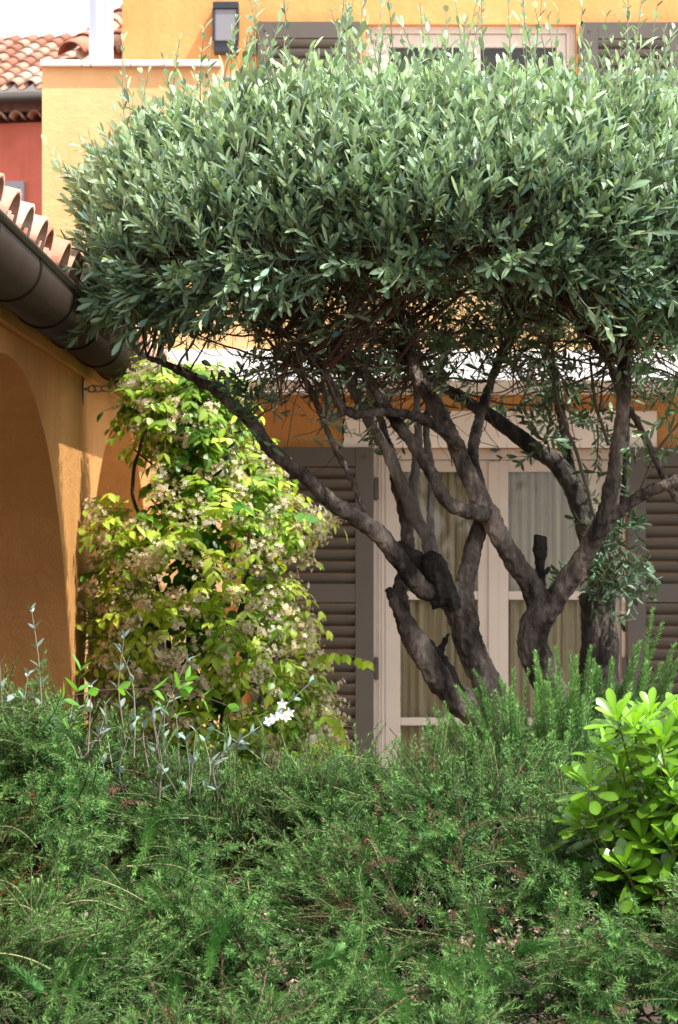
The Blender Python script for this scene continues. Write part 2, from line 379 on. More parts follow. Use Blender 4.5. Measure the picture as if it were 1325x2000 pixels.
for s_, xh in ((sh, X(736, ZF)), (sh2, X(1219, ZF))):
    for yy in (955, 1305, 1600):
        g = G(); g.box(xh - .014, xh + .012, ZF - .045, ZF - .012, H(yy + 20, ZF), H(yy - 20, ZF)); tubes(g, [[(xh, ZF - .03, H(yy + 22, ZF)), (xh, ZF - .03, H(yy - 22, ZF))]], [[.011] * 2], 8, cap=True)
        g.build('hinge', M['hinge'], s_, bevel=.002)
us = shutter(X(504, ZU), X(704, ZU), ZU - .02, slab1 + .12, H(45, ZU), [(slab1 + 1.0, slab1 + 1.1)], house)
us2 = shutter(X(1136, ZU), X(1336, ZU), ZU - .02, slab1 + .12, H(46, ZU), [(slab1 + 1.0, slab1 + 1.1)], house)
for s_, px in ((us, 497), (us2, 1131)):
    g = G(); g.box(X(px, ZU) - .014, X(px, ZU) + .014, ZU - .06, ZU - .012, H(110, ZU), H(80, ZU)); g.build('hinge', M['hinge'], s_, bevel=.002)

def french_door(x0, x1, z0, z1, y, gl, gtop, muntins, head, parent, frame=.05):
    d = empty('french_door', parent=parent); yy = y + .05
    g = G(); g.box(x0 + .002, x0 + frame, yy, yy + .1, z0, z1 - .002); g.box(x1 - frame, x1 - .002, yy, yy + .1, z0, z1 - .002); g.box(x0 + frame, x1 - frame, yy + .002, yy + .1, head, z1 - .002)
    for k in (.3, .62): g.box(x0 + frame * k, x0 + frame * (k + .12), yy - .006, yy + .01, z0, z1 - .01); g.box(x1 - frame * (k + .12), x1 - frame * k, yy - .006, yy + .01, z0, z1 - .01)
    g.build('door_frame', M['doorpaint'], d, bevel=.003)
    xm = (gl[1] + gl[2]) / 2
    for (a, b), (e0, e1) in (((gl[0], gl[1]), (x0 + frame + .002, xm - .003)), ((gl[2], gl[3]), (xm + .003, x1 - frame - .002))):
        g = G(); yl = yy + .02
        g.box(e0, a, yl, yl + .05, z0 + .01, head - .003); g.box(b, e1, yl, yl + .05, z0 + .01, head - .003)
        g.box(a, b, yl + .002, yl + .05, gtop, head - .003); g.box(a, b, yl + .002, yl + .05, z0 + .01, z0 + .25)
        for (m0, m1) in muntins: g.box(a, b, yl + .004, yl + .03, m0, m1)
        g.build('door_leaf', M['doorpaint'], d, bevel=.004)
        g = G(); g.box(a - .003, b + .003, yl + .032, yl + .036, z0 + .24, gtop + .004); g.build('glass_pane', M['glass'], d)
    g = G(); g.box(xm - .028, xm + .028, yy + .006, yy + .019, z0 + .02, head - .01); g.build('astragal', M['doorpaint'], d, bevel=.003)
    return d
gl = [X(v, ZF) for v in (783, 935, 995, 1152)]
fd = french_door(dx0, dx1, .05, dtop, ZF, gl, H(921, ZF), [(H(1172, ZF), H(1155, ZF)), (H(1419, ZF), H(1403, ZF))], H(897, ZF), house)
g = G(); g.box(X(935, ZF), X(945, ZF), ZF + .02, ZF + .06, H(1300, ZF), H(1262, ZF)); tubes(g, [[(X(952, ZF), ZF + .055, H(1270, ZF)), (X(952, ZF), ZF + .01, H(1270, ZF)), (X(938, ZF), ZF + .0, H(1272, ZF))]], [[.008] * 3], 8, cap=True)
g.build('handle', M['doorpaint'], fd)
g = G(); tubes(g, [[(X(968, ZF), ZF - .01, H(877, ZF)), (X(968, ZF), ZF + .03, H(877, ZF))]], [[.02, .02]], 10, cap=True); g.box(X(958, ZF), X(978, ZF), ZF - .006, ZF + .0, H(880, ZF), H(876, ZF)); g.build('shutter_stop', M['hinge'], house)
glu = [X(v, ZU) for v in (760, 908, 940, 1088)]
french_door(ud0, ud1, slab1 + .02, udt, ZU, glu, H(88, ZU), [], H(62, ZU), house, .06)
for a_, b_ in ((728, 735.3), (1214.7, 1221)):
    g = G(); g.box(X(a_, ZF), X(b_, ZF), ZF - .012, ZF + .04, .05, dtop - .004); g.build('architrave', M['doorpaint'], house)
g = G(); g.box(X(670, ZF), X(1282, ZF), ZF - .03, ZF + .1, dtop + .001, H(803, ZF)); g.build('lintel', M['lintel'], house, bevel=.003)
# dim rooms behind the doors
g = G()
for (a, b, y0, z0, z1) in ((dx0 - .5, dx1 + .5, ZF + .36, 0.03, dtop + .25), (ud0 - .5, ud1 + .5, ZU + .36, slab1, udt + .2)):
    g.box(a, b, y0 + 1.6, y0 + 1.65, z0, z1); g.box(a - .05, a, y0, y0 + 1.6, z0, z1); g.box(b, b + .05, y0, y0 + 1.6, z0, z1); g.box(a, b, y0, y0 + 1.6, z1 - .05, z1 - .001); g.box(a, b, y0, y0 + 1.6, z0 + .001, z0 + .03)
g.build('inner_room_wall', M['room'], house)
# curtains
def curtain(x0, x1, y, z0, z1, label, col):
    n = 260; xs = np.linspace(x0, x1, n); t = np.linspace(0, 1, n)
    ph = 2 * math.pi * 9 * t + 1.5 * np.sin(7 * t + x0 * 3); rows = 14
    V = []; C = []
    for j in range(rows):
        k = j / (rows - 1); amp = .018 + .008 * math.sin(3 * k + x0)
        V.append(np.stack([xs + .004 * np.sin(5 * k + ph * .5), y + amp * np.sin(ph + .5 * k) + .008 * np.sin(2.3 * ph), np.full(n, z1 + (z0 - z1) * k)], -1))
    V = np.concatenate(V); i = np.arange(rows - 1)[:, None]; j = np.arange(n - 1)[None]
    q = np.stack([i * n + j, (i + 1) * n + j, (i + 1) * n + j + 1, i * n + j + 1], -1).reshape(-1, 4)
    g = G(); g.add(V, [q], col); return tag(g.build('curtain', M['curtain'], None, True), label, 'curtain', 'pleated sheer curtains behind the garden door')
curtain(gl[0] - .02, gl[1] + .02, ZF + .145, .1, H(905, ZF), 'beige pleated curtain behind the left leaf of the garden door', (.84, .77, .62))
curtain(gl[2] - .02, gl[3] + .02, ZF + .145, .1, H(905, ZF), 'beige pleated curtain behind the right leaf of the garden door', (.84, .77, .62))
c = curtain(X(1055, ZU), X(1092, ZU), ZU + .17, slab1 + .1, H(80, ZU), 'narrow brown curtain behind the upper terrace door', (.40, .28, .22)); del c['group']
# wall lantern
lx, lz0, lz1, ly = X(443, ZU), H(108, ZU), H(12, ZU), ZU
lamp = tag(empty('wall_lantern', (lx, ly, lz0)), 'dark metal wall lantern with frosted glass beside the upper shutter', 'lantern')
hw = .08; hh = lz1 - lz0
g = G(); g.box(-hw, hw, -.03, -.002, 0, hh); g.box(-hw - .005, hw + .005, -.15, -.03, hh - .045, hh); g.box(-hw, hw, -.12, -.03, 0, .07)
for s_ in (-1, 1): g.box(s_ * hw - .009, s_ * hw + .009, -.145, -.125, .07, hh - .045); g.box(s_ * hw - .007, s_ * hw + .007, -.125, -.031, hh * .55, hh * .6)
g.build('lantern_body', M['lampmetal'], lamp, bevel=.003)
g = G(); g.box(-hw + .008, hw - .008, -.135, -.035, .072, hh - .047); g.build('lantern_glass', M['lampglass'], lamp, bevel=.004)
# white post standing on the coping
px_ = X(194, ZP); post = tag(empty('white_post', (px_, ZP + .11, H(118, ZP) + .003), R(28)), 'white square metal post standing on the parapet coping', 'post')
g = G(); g.box(-.05, .05, -.05, .05, .008, 1.6); g.box(-.004, .004, -.056, -.05, .008, 1.6); g.build('post_shaft', M['pole'], post, bevel=.004)
g = G(); g.box(-.062, .062, -.062, .062, 0, .008); g.build('base_plate', M['steel'], post)
for a_ in (-1, 1):
    g = G(); tubes(g, [[(a_ * .055, -.057, .008), (a_ * .055, -.057, .016)]], [[.006] * 2], 6, cap=True); g.build('bolt', M['steel'], post)

# ------------------------------------------------------------------ portico wing
wing = tag(empty('portico_wing', (-1.02, 5, 0)), 'ochre arcade wing with round arches and barrel tile roof on the left', 'building')
wing.location = (0, 0, 0)
XW, XB, TOP = -1.02, -1.55, EYE + .70
y0w, y1w = 3.2, 14.6
arches = [(3.75, 1.8), (7.9, 1.8), (12.05, 1.8)]
def bot(y):
    for c, a in arches:
        if abs(y - c) < a: return EYE - .7 + 1.28 * math.sqrt(max(0, 1 - ((y - c) / a) ** 2))
    return 0.0
g = G(); ys = [y0w]
for c, a in arches:
    t = np.linspace(math.pi, 0, 49); ys += list(c + a * np.cos(t) * .99999)
ys = sorted(set([max(y0w, y) for y in ys] + [y1w]))
for a, b in zip(ys[:-1], ys[1:]):
    m_ = (a + b) / 2
    if bot(m_) == 0: za = zb = 0.0
    else: za, zb = max(bot(a), EYE - .7), max(bot(b), EYE - .7)
    for xx, fl in ((XW, 1), (XB, -1)):
        q = [(xx, a, za), (xx, b, zb), (xx, b, TOP), (xx, a, TOP)]; g.add(q, [[0, 1, 2, 3][::fl]])
    if za: g.add([(XW, a, za), (XW, b, zb), (XB, b, zb), (XB, a, za)], [[3, 2, 1, 0]])
for c, a in arches:
    for s_ in (-1, 1):
        y = c + s_ * a
        if y > y0w: g.add([(XW, y, 0), (XB, y, 0), (XB, y, EYE - .7), (XW, y, EYE - .7)], [[0, 1, 2, 3]])
g.add([(XW, y0w, 0), (XB, y0w, 0), (XB, y0w, TOP), (XW, y0w, TOP)], [[0, 1, 2, 3]])
g.build('arcade_wall', M['ochre'], wing)
g = G(); g.box(-3.9, -3.6, y0w, 16, 0, EYE + 1.9); g.box(-3.6, XB - .005, 15.0, 15.2, 0, EYE + .68); g.build('back_wall', M['ochre'], wing)
g = G(); g.box(-3.6, XW - .001, y0w, 13.38, TOP + .001, TOP + .06); g.build('ceiling', M['white'], wing)
g = G(); g.box(XW + .001, XW + .025, y0w, 13.38, TOP - .045, TOP + .055); g.build('eave_moulding', M['ochre'], wing, bevel=.004)
sl_ = (-1, 0, .33)
rf = place_g(tile_mesh(30, 9, .27, .10, .42, light=1.0, seed=3), (-.86, 5.30, EYE + .80), (0, 1, 0), sl_)
rf.build('roof_tiles', M['tile'], wing, True)
g = G(); g.add([(-.90, 3.3, EYE + .79), (-.90, 13.38, EYE + .79), (-3.9, 13.38, EYE + 1.78), (-3.9, 3.3, EYE + 1.78), (-.90, 3.3, EYE + .76), (-.90, 13.38, EYE + .76), (-3.9, 13.38, EYE + 1.75), (-3.9, 3.3, EYE + 1.75)],
             [[0, 1, 2, 3], [7, 6, 5, 4], [0, 4, 5, 1], [1, 5, 6, 2], [0, 3, 7, 4]]); g.build('roof_deck', M['brick'], wing)
gut = empty('gutter', parent=wing); cx, cz, gr = -.91, EYE + .757, .094
def ring(g, y0, y1, r0, r1, a0=-200, a1=18, n=36):
    t = np.radians(np.linspace(a0, a1, n)); V = []
    for y in (y0, y1):
        for r_ in (r0, r1): V += [(cx + r_ * math.cos(a), y, cz + r_ * math.sin(a)) for a in t]
    k = np.arange(n - 1)
    def q(a, b): return np.stack([a * n + k, a * n + k + 1, b * n + k + 1, b * n + k], -1)
    g.add(V, [q(0, 2), q(1, 3), q(0, 1), q(2, 3), np.array([[0, n, 3 * n, 2 * n], [n - 1, 2 * n - 1, 4 * n - 1, 3 * n - 1]])])
g = G(); ring(g, 3.3, 13.3, gr - .003, gr); g.build('gutter_trough', M['gutter'], gut, True)
a_ = R(18); g = G(); lp = [(cx + (gr + .004) * math.cos(a_), y, cz + (gr + .006) * math.sin(a_)) for y in np.linspace(3.3, 13.3, 12)]
tubes(g, [lp], [[.0125] * 12], 12, cap=True); g.build('gutter_bead', M['gutter'], gut, True)
for y in 5.25 + .87 * np.arange(-1, 10):
    g = G(); ring(g, y - .008, y + .008, gr + .001, gr + .006); g.build('gutter_bracket', M['black'], gut, True)

# cable fixed to the portico
cab = tag(empty('steel_cable', tuple(P(155, 760, 10.18))), 'steel cable with turnbuckle stretched from the arcade wall into the jasmine', 'cable')
o3 = P(155, 760, 10.18); o3[0] = XW
cab.location = tuple(o3)
g = G(); tubes(g, [[(.002, 0, -.062), (.004, 0, -.03), (.006, 0, 0), (.004, 0, .03), (.002, 0, .062)]], [[.002, .013, .018, .013, .002]], 10, cap=True); g.V[0][:, 0] = np.clip(g.V[0][:, 0], .0, .008); g.build('anchor_plate', M['steel'], cab, True)
g = G()
tubes(g, [[(.006, 0, 0), (.03, 0, .0)]], [[.006] * 2], 8, cap=True)
th = np.linspace(0, 2 * math.pi, 17)
for cx_, hw_, hh_, r_ in ((.038, .016, .013, .0035), (.062, .018, .012, .0035), (.10, .028, .011, .004)):
    tubes(g, [np.stack([cx_ + hw_ * np.cos(th), 0 * th, hh_ * np.sin(th)], -1)], [[r_] * 17], 7)
g.build('turnbuckle', M['steel'], cab, True)
g = G(); xs = np.linspace(.125, 1.15, 12); tubes(g, [np.stack([xs, 0 * xs, .008 * xs - .02 * np.sin((xs - .125) * math.pi)], -1)], [[.0042] * 12], 7); g.build('wire', M['steel'], cab, True)
# white garden gate leaf in the second arch
gate = tag(empty('white_gate', (XW + .01, 10.30, .031)), 'white painted wooden gate leaf standing open beside the jasmine', 'gate')
gw = .62; gh = EYE - .05 - .2
g = G(); g.box(.0, .07, 0, .04, 0, gh); g.box(.24, .31, 0, .04, 0, gh); g.box(.07, .24, .002, .038, gh - .1, gh); g.box(.07, .24, .002, .038, .0, .1); g.build('gate_frame', M['whitewood'], gate, bevel=.003)
g = G()
for i in range(3): g.box(.072 + i * .056, .126 + i * .056, .012, .028, .1, gh - .1)
g.build('gate_boards', M['whitewood'], gate, bevel=.003)

# ------------------------------------------------------------------ neighbours
ZR = 34.0
red = tag(empty('red_house', (X(40, ZR), ZR, 0), R(-11)), 'red rendered house with old barrel tile roof behind the yellow parapet', 'house')
ez = H(240, ZR)
g = G(); g.box(-5, 4, 0, .4, 0, ez); g.box(-5, 4, 5, 5.3, 0, ez + 1.5); g.box(3.7, 4, .4, 5, 0, ez); g.build('wall', M['red'], red)
gg = place_g(tile_mesh(36, 10, .25, .088, .42, light=.72, seed=5), (-5, -.34, ez + .40), (1, 0, 0), (0, 1, .40)); gg.build('roof_tiles', M['tile'], red, True)
gg = place_g(tile_mesh(36, 1, .25, .092, .35, light=.9, seed=6, pans=False), (-5, -.2, ez + .02), (1, 0, 0), (0, 1, .02)); gg.build('eave_tiles', M['tile'], red, True)
g = G(); g.box(-5, 4, -.12, .3, ez + .13, ez + .3); g.box(-5, 4, -.1, 5.2, ez + .3, ez + .31); g.build('cornice', M['brick'], red)
g = G(); cxs = (cx, cz, gr); tubes(g, [[(-5, -.36, ez + .27), (4, -.36, ez + .27)]], [[.075, .075]], 14, cap=True); g.build('eave_gutter', M['hinge'], red, True)
g = G(); ch = ez + 1.55; g.box(-5, 4, 3.25, 3.5, ez + .5, ez + 1.74); g.build('ridge_wall', M['white'], red)
g = G(); g.box(.13, 4, 3.2, 3.55, ez + 1.741, ez + 1.80); g.build('ridge_capping', M['tile'], red); g.C
g = G(); x_ = X(50, ZR) - X(40, ZR); g.box(x_ - .7, x_, -.06, -.003, H(440, ZR), H(355, ZR)); g.box(x_ - .62, x_ - .08, -.075, -.06, H(430, ZR), H(365, ZR)); g.build('closed_shutter', M['greypaint'], red, bevel=.01)
ZN = 22.0
nb = tag(empty('tiled_outbuilding', (X(175, ZN), ZN, 0), R(-14)), 'low building with large pale barrel tiles and brick chimney behind the white post', 'building')
ez = H(122, ZN)
g = G(); g.box(-.22, 3, 0, .4, 0, ez + .05); g.box(-.22, .1, .4, 3, 0, ez + .05); g.build('wall', M['brick'], nb)
gg = place_g(tile_mesh(11, 6, .30, .125, .42, light=1.15, seed=8), (-.1, -.15, ez + .02), (1, 0, 0), (0, 1, .42)); gg.build('roof_tiles', M['tile'], nb, True)
g = G(); g.box(.18, .62, .8, 1.3, ez + .2, ez + 1.6); g.box(.13, .67, .75, 1.35, ez + 1.6, ez + 1.7); g.build('chimney', M['brick'], nb)

# ------------------------------------------------------------------ olive trees
def catmull(pts, n):
    p = np.array(pts, float); p = np.vstack([2 * p[0] - p[1], p, 2 * p[-1] - p[-2]]); segs = len(p) - 3
    t = np.linspace(0, segs - 1e-6, n); i = t.astype(int); f = (t - i)[:, None]
    a, b, c, d = p[i], p[i + 1], p[i + 2], p[i + 3]
    return .5 * (2 * b + (c - a) * f + (2 * a - 5 * b + 4 * c - d) * f ** 2 + (3 * b - a - 3 * c + d) * f ** 3)
def limb(g, pts, seed=0, gnarl=.10, sides=14, step=.02, wob=.006):
    """pts: list of (px, py, Z, radius_px)"""
    c = np.array([list(P(a, b, z)) + [r / F * z] for a, b, z, r in pts])
    L = np.linalg.norm(np.diff(c[:, :3], axis=0), axis=1).sum(); n = max(6, int(L / step)); q = catmull(c, n)
    q[:, 3] *= .88; path = q[:, :3] + wob * np.stack([smooth_noise(q[:, :3], 3.1, seed + k) for k in range(3)], -1)
    rad = q[:, 3]
    T = nrm(np.gradient(path, axis=0)); ref = np.array([0, 1.0, 0.05]); A = nrm(np.cross(T, ref)); B = np.cross(T, A)
    th = np.linspace(0, 2 * math.pi, sides, endpoint=False)
    dirs = np.cos(th)[None, :, None] * A[:, None] + np.sin(th)[None, :, None] * B[:, None]
    V = path[:, None] + rad[:, None, None] * dirs
    f = 1 + gnarl * smooth_noise(V.reshape(-1, 3), 6.5, seed + 9).reshape(n, sides, 1) + gnarl * .6 * smooth_noise(V.reshape(-1, 3), 15, seed + 5).reshape(n, sides, 1)
    V = path[:, None] + rad[:, None, None] * dirs * f
    i = np.arange(n - 1)[:, None]; j = np.arange(sides)[None]; j2 = (j + 1) % sides
    Q = np.stack([i * sides + j, i * sides + j2, (i + 1) * sides + j2, (i + 1) * sides + j], -1).reshape(-1, 4)
    g.add(V.reshape(-1, 3), [Q, np.arange(sides)[::-1], np.arange(sides) + (n - 1) * sides])
    return path
def finish_trunk(g, name, mat, parent, voxel=.006, disp=.006):
    o = g.build(name, mat, parent, True)
    r = o.modifiers.new('r', 'REMESH'); r.mode = 'VOXEL'; r.voxel_size = voxel; r.use_smooth_shade = True
    s = o.modifiers.new('s', 'SMOOTH'); s.iterations = 3; s.factor = .5
    t = bpy.data.textures.new(name + '_tex', 'CLOUDS'); t.noise_scale = .022 if disp < .01 else .016; t.noise_depth = 3
    d = o.modifiers.new('d', 'DISPLACE'); d.texture = t; d.strength = disp * 1.6; d.mid_level = .5; d.texture_coords = 'LOCAL'
    return o
ZA, ZB, ZC = 8.4, 8.5, 9.35
olive = tag(empty('olive_tree', tuple(P(1010, 1500, 8.45) * [1, 1, 0])), 'clipped umbrella olive tree with gnarled forked trunk above the rosemary', 'tree')
def localise(g, e):
    g.V = [v - np.array(e.location) for v in g.V]; return g
nodes = []
A1 = [(1035, 1640, ZB, 40), (1015, 1470, ZA + .05, 38), (980, 1395, ZA, 35), (930, 1290, ZA, 33), (902, 1210, ZA, 35), (878, 1160, ZA, 33), (835, 1145, ZA, 24)]
limbs_main = [
    A1,
    [(870, 1165, ZA, 26), (825, 1148, ZA - .03, 24), (780, 1092, ZA - .08, 21), (725, 1032, ZA - .12, 20), (655, 985, ZA - .17, 18), (590, 928, ZA - .2, 17), (530, 875, ZA - .22, 16), (485, 818, ZA - .2, 15), (425, 765, ZA - .15, 13), (350, 725, ZA - .1, 10), (290, 695, ZA - .1, 6)],
    [(872, 1160, ZA + .02, 28), (856, 1120, ZA + .05, 22), (838, 1060, ZA + .1, 16), (808, 1000, ZA + .14, 16), (768, 900, ZA + .16, 14), (728, 838, ZA + .2, 13), (690, 760, ZA + .22, 13), (655, 690, ZA + .25, 11), (600, 600, ZA + .3, 8)],
    [(815, 1010, ZA + .14, 11), (806, 960, ZA + .18, 12), (812, 900, ZA + .22, 11), (818, 820, ZA + .25, 9), (812, 720, ZA + .3, 8), (800, 620, ZA + .3, 6)],
    [(850, 1080, ZA + .12, 9), (840, 1015, ZA + .2, 9), (842, 930, ZA + .25, 9), (832, 830, ZA + .3, 8), (850, 740, ZA + .35, 7)],
    [(905, 1195, ZA, 26), (912, 1130, ZA + .02, 21), (928, 1060, ZA + .05, 20), (942, 990, ZA + .12, 17), (925, 900, ZA + .25, 14), (940, 800, ZA + .4, 12), (980, 700, ZA + .5, 9), (1010, 620, ZA + .5, 6)],
    [(1010, 1500, ZA + .05, 34), (950, 1420, ZA - .02, 33), (900, 1372, ZA - .04, 32), (850, 1310, ZA - .05, 30), (815, 1260, ZA - .04, 27), (790, 1215, ZA, 22), (780, 1160, ZA + .06, 17), (792, 1100, ZA + .15, 16), (795, 1040, ZA + .22, 14), (778, 960, ZA + .28, 13), (762, 880, ZA + .3, 10), (735, 800, ZA + .35, 9), (700, 690, ZA + .4, 7)],
    [(795, 1225, ZA - .02, 18), (772, 1180, ZA - .03, 13), (762, 1152, ZA - .03, 10)],
    [(718, 1015, ZA - .1, 5), (692, 945, ZA - .05, 7), (655, 875, ZA, 7), (622, 795, ZA + .02, 7.5), (588, 735, ZA + .05, 7), (540, 680, ZA + .05, 5)],
    # second stem
    [(1040, 1640, ZB, 42), (1068, 1480, ZB, 38), (1078, 1380, ZB, 35), (1058, 1300, ZB, 37), (1042, 1250, ZB, 36), (1055, 1190, ZB, 34), (1048, 1155, ZB, 27)],
    [(1052, 1190, ZB, 28), (1030, 1135, ZB - .02, 24), (1000, 1090, ZB - .05, 23), (962, 1020, ZB - .08, 24), (938, 975, ZB - .1, 23), (915, 925, ZB - .1, 20), (885, 860, ZB - .05, 20), (850, 795, ZB, 19), (820, 740, ZB + .05, 17), (785, 660, ZB + .1, 12), (760, 580, ZB + .1, 8)],
    [(950, 1005, ZB - .12, 18), (915, 998, ZB - .18, 17), (870, 978, ZB - .22, 15), (842, 925, ZB - .22, 14), (815, 880, ZB - .2, 14), (785, 835, ZB - .2, 14), (740, 770, ZB - .15, 13), (680, 700, ZB - .1, 12), (620, 640, ZB - .1, 9), (540, 570, ZB - .1, 6)],
    [(898, 868, ZB - .12, 12), (850, 832, ZB - .2, 12), (800, 812, ZB - .25, 11), (740, 806, ZB - .28, 10.5), (690, 808, ZB - .3, 11), (660, 790, ZB - .3, 11), (640, 740, ZB - .3, 9), (600, 690, ZB - .3, 7), (540, 640, ZB - .3, 5)],
    [(672, 810, ZB - .3, 8), (650, 820, ZB - .3, 5), (636, 826, ZB - .3, 3)],
    [(640, 800, ZB - .25, 6), (632, 760, ZB - .25, 6), (600, 730, ZB - .25, 5), (560, 700, ZB - .25, 4)],
    [(1055, 1205, ZB, 28), (1085, 1165, ZB, 26), (1115, 1125, ZB - .03, 24), (1150, 1070, ZB - .06, 22), (1178, 1015, ZB - .1, 21), (1192, 960, ZB - .1, 18), (1205, 890, ZB - .1, 16), (1216, 800, ZB - .1, 15.5), (1216, 720, ZB - .08, 14), (1195, 650, ZB, 11), (1160, 590, ZB, 8), (1120, 520, ZB, 5)],
    [(1175, 1020, ZB - .08, 13), (1215, 995, ZB - .1, 13), (1250, 968, ZB - .12, 13), (1290, 950, ZB - .14, 13), (1340, 925, ZB - .14, 12), (1400, 860, ZB - .1, 10), (1440, 760, ZB, 7), (1450, 650, ZB, 5)],
    [(1216, 770, ZB - .1, 11), (1195, 720, ZB - .08, 9), (1160, 670, ZB - .05, 7), (1110, 600, ZB, 5)],
    [(1330, 985, ZB + .1, 8), (1305, 950, ZB + .1, 8), (1270, 870, ZB + .1, 8), (1235, 812, ZB + .05, 8), (1222, 780, ZB, 6)],
]
g = G(); pale = []
for i, l in enumerate(limbs_main):
    gg = G() if i in (2, 3, 4) else g
    nodes.append(limb(gg, l, seed=i * 13, gnarl=.13 if max(q[3] for q in l) > 20 else .07))
    if gg is not g: pale.append(gg)
for gg in pale: finish_trunk(localise(gg, olive), 'pale_branch', M['sunlitbark'], olive, voxel=.004, disp=.005)  # lighter copy of the bark, sunlight on these limbs put into the colour
finish_trunk(localise(g, olive), 'trunk', M['bark'], olive, voxel=.0045, disp=.0085)
# dead wood: black stubs and rotted crotch
dead = {}
for i, l in enumerate([
    [(1052, 1165, ZB - .01, 15), (1052, 1110, ZB, 14), (1053, 1060, ZB, 13), (1055, 1048, ZB, 14)],
    [(1062, 1125, ZB - .02, 4), (1072, 1108, ZB - .03, 3)],
    [(868, 1180, ZA - .03, 25), (850, 1120, ZA - .02, 30), (838, 1092, ZA, 22), (832, 1082, ZA, 14)],
    [(850, 1130, ZA, 18), (815, 1095, ZA + .03, 21), (790, 1072, ZA + .05, 16), (775, 1062, ZA + .05, 8)],
    [(890, 1190, ZA - .05, 15), (880, 1150, ZA - .05, 13), (865, 1100, ZA - .02, 10)],
    [(905, 1360, ZA - .06, 14), (868, 1300, ZA - .05, 16), (845, 1268, ZA - .04, 14), (838, 1250, ZA - .04, 7)],
    [(860, 1290, ZA - .04, 12), (868, 1258, ZA - .03, 9), (878, 1236, ZA - .02, 4)],
    [(762, 1165, ZA - .04, 10), (757, 1150, ZA - .05, 8)],
]):
    k = {0: 0, 1: 0, 2: 1, 3: 1, 4: 1, 7: 3, 8: 4}.get(i, 2)
    limb(dead.setdefault(k, G()), l, seed=200 + i, gnarl=.3, step=.012, sides=12)
for k, g in dead.items(): finish_trunk(localise(g, olive), 'dead_stub' if k in (0, 3, 4) else 'rotten_wood', M['deadbark'], olive, voxel=.003, disp=.0095)

olive2 = tag(empty('olive_tree', tuple(P(1180, 1500, ZC) * [1, 1, 0])), 'shaded olive tree behind the forked one, with leafy side shoots low on its trunk', 'tree')
nodes2 = []; g = G()
for i, l in enumerate([
    [(1190, 1700, ZC, 42), (1180, 1500, ZC, 36), (1182, 1350, ZC, 33), (1178, 1220, ZC, 33), (1172, 1120, ZC, 31), (1150, 1050, ZC, 25), (1132, 985, ZC - .02, 24), (1090, 910, ZC - .05, 21), (1030, 865, ZC - .08, 19), (965, 815, ZC - .1, 16), (900, 780, ZC - .1, 13), (840, 740, ZC - .1, 9), (760, 660, ZC - .1, 6)],
    [(1178, 1150, ZC, 24), (1200, 1060, ZC + .05, 12), (1215, 1000, ZC + .08, 10), (1222, 900, ZC + .1, 9), (1226, 780, ZC + .1, 9), (1232, 680, ZC + .12, 8), (1250, 580, ZC + .12, 5)],
    [(1128, 970, ZC, 16), (1110, 900, ZC + .05, 13), (1098, 820, ZC + .1, 12), (1085, 740, ZC + .1, 11), (1072, 660, ZC + .1, 8), (1060, 580, ZC + .1, 5)],
    [(960, 815, ZC - .1, 9), (900, 770, ZC - .15, 10), (860, 735, ZC - .1, 8), (880, 640, ZC - .1, 5)],
    [(1140, 1160, ZC - .1, 14), (1152, 1240, ZC - .05, 18), (1150, 1330, ZC, 20), (1160, 1500, ZC, 22)],
]): nodes2.append(limb(g, l, seed=300 + i * 7, gnarl=.1))
finish_trunk(localise(g, olive2), 'trunk', M['greybark'], olive2, voxel=.008)  # darker bark, the shade on this rear trunk is in its colour

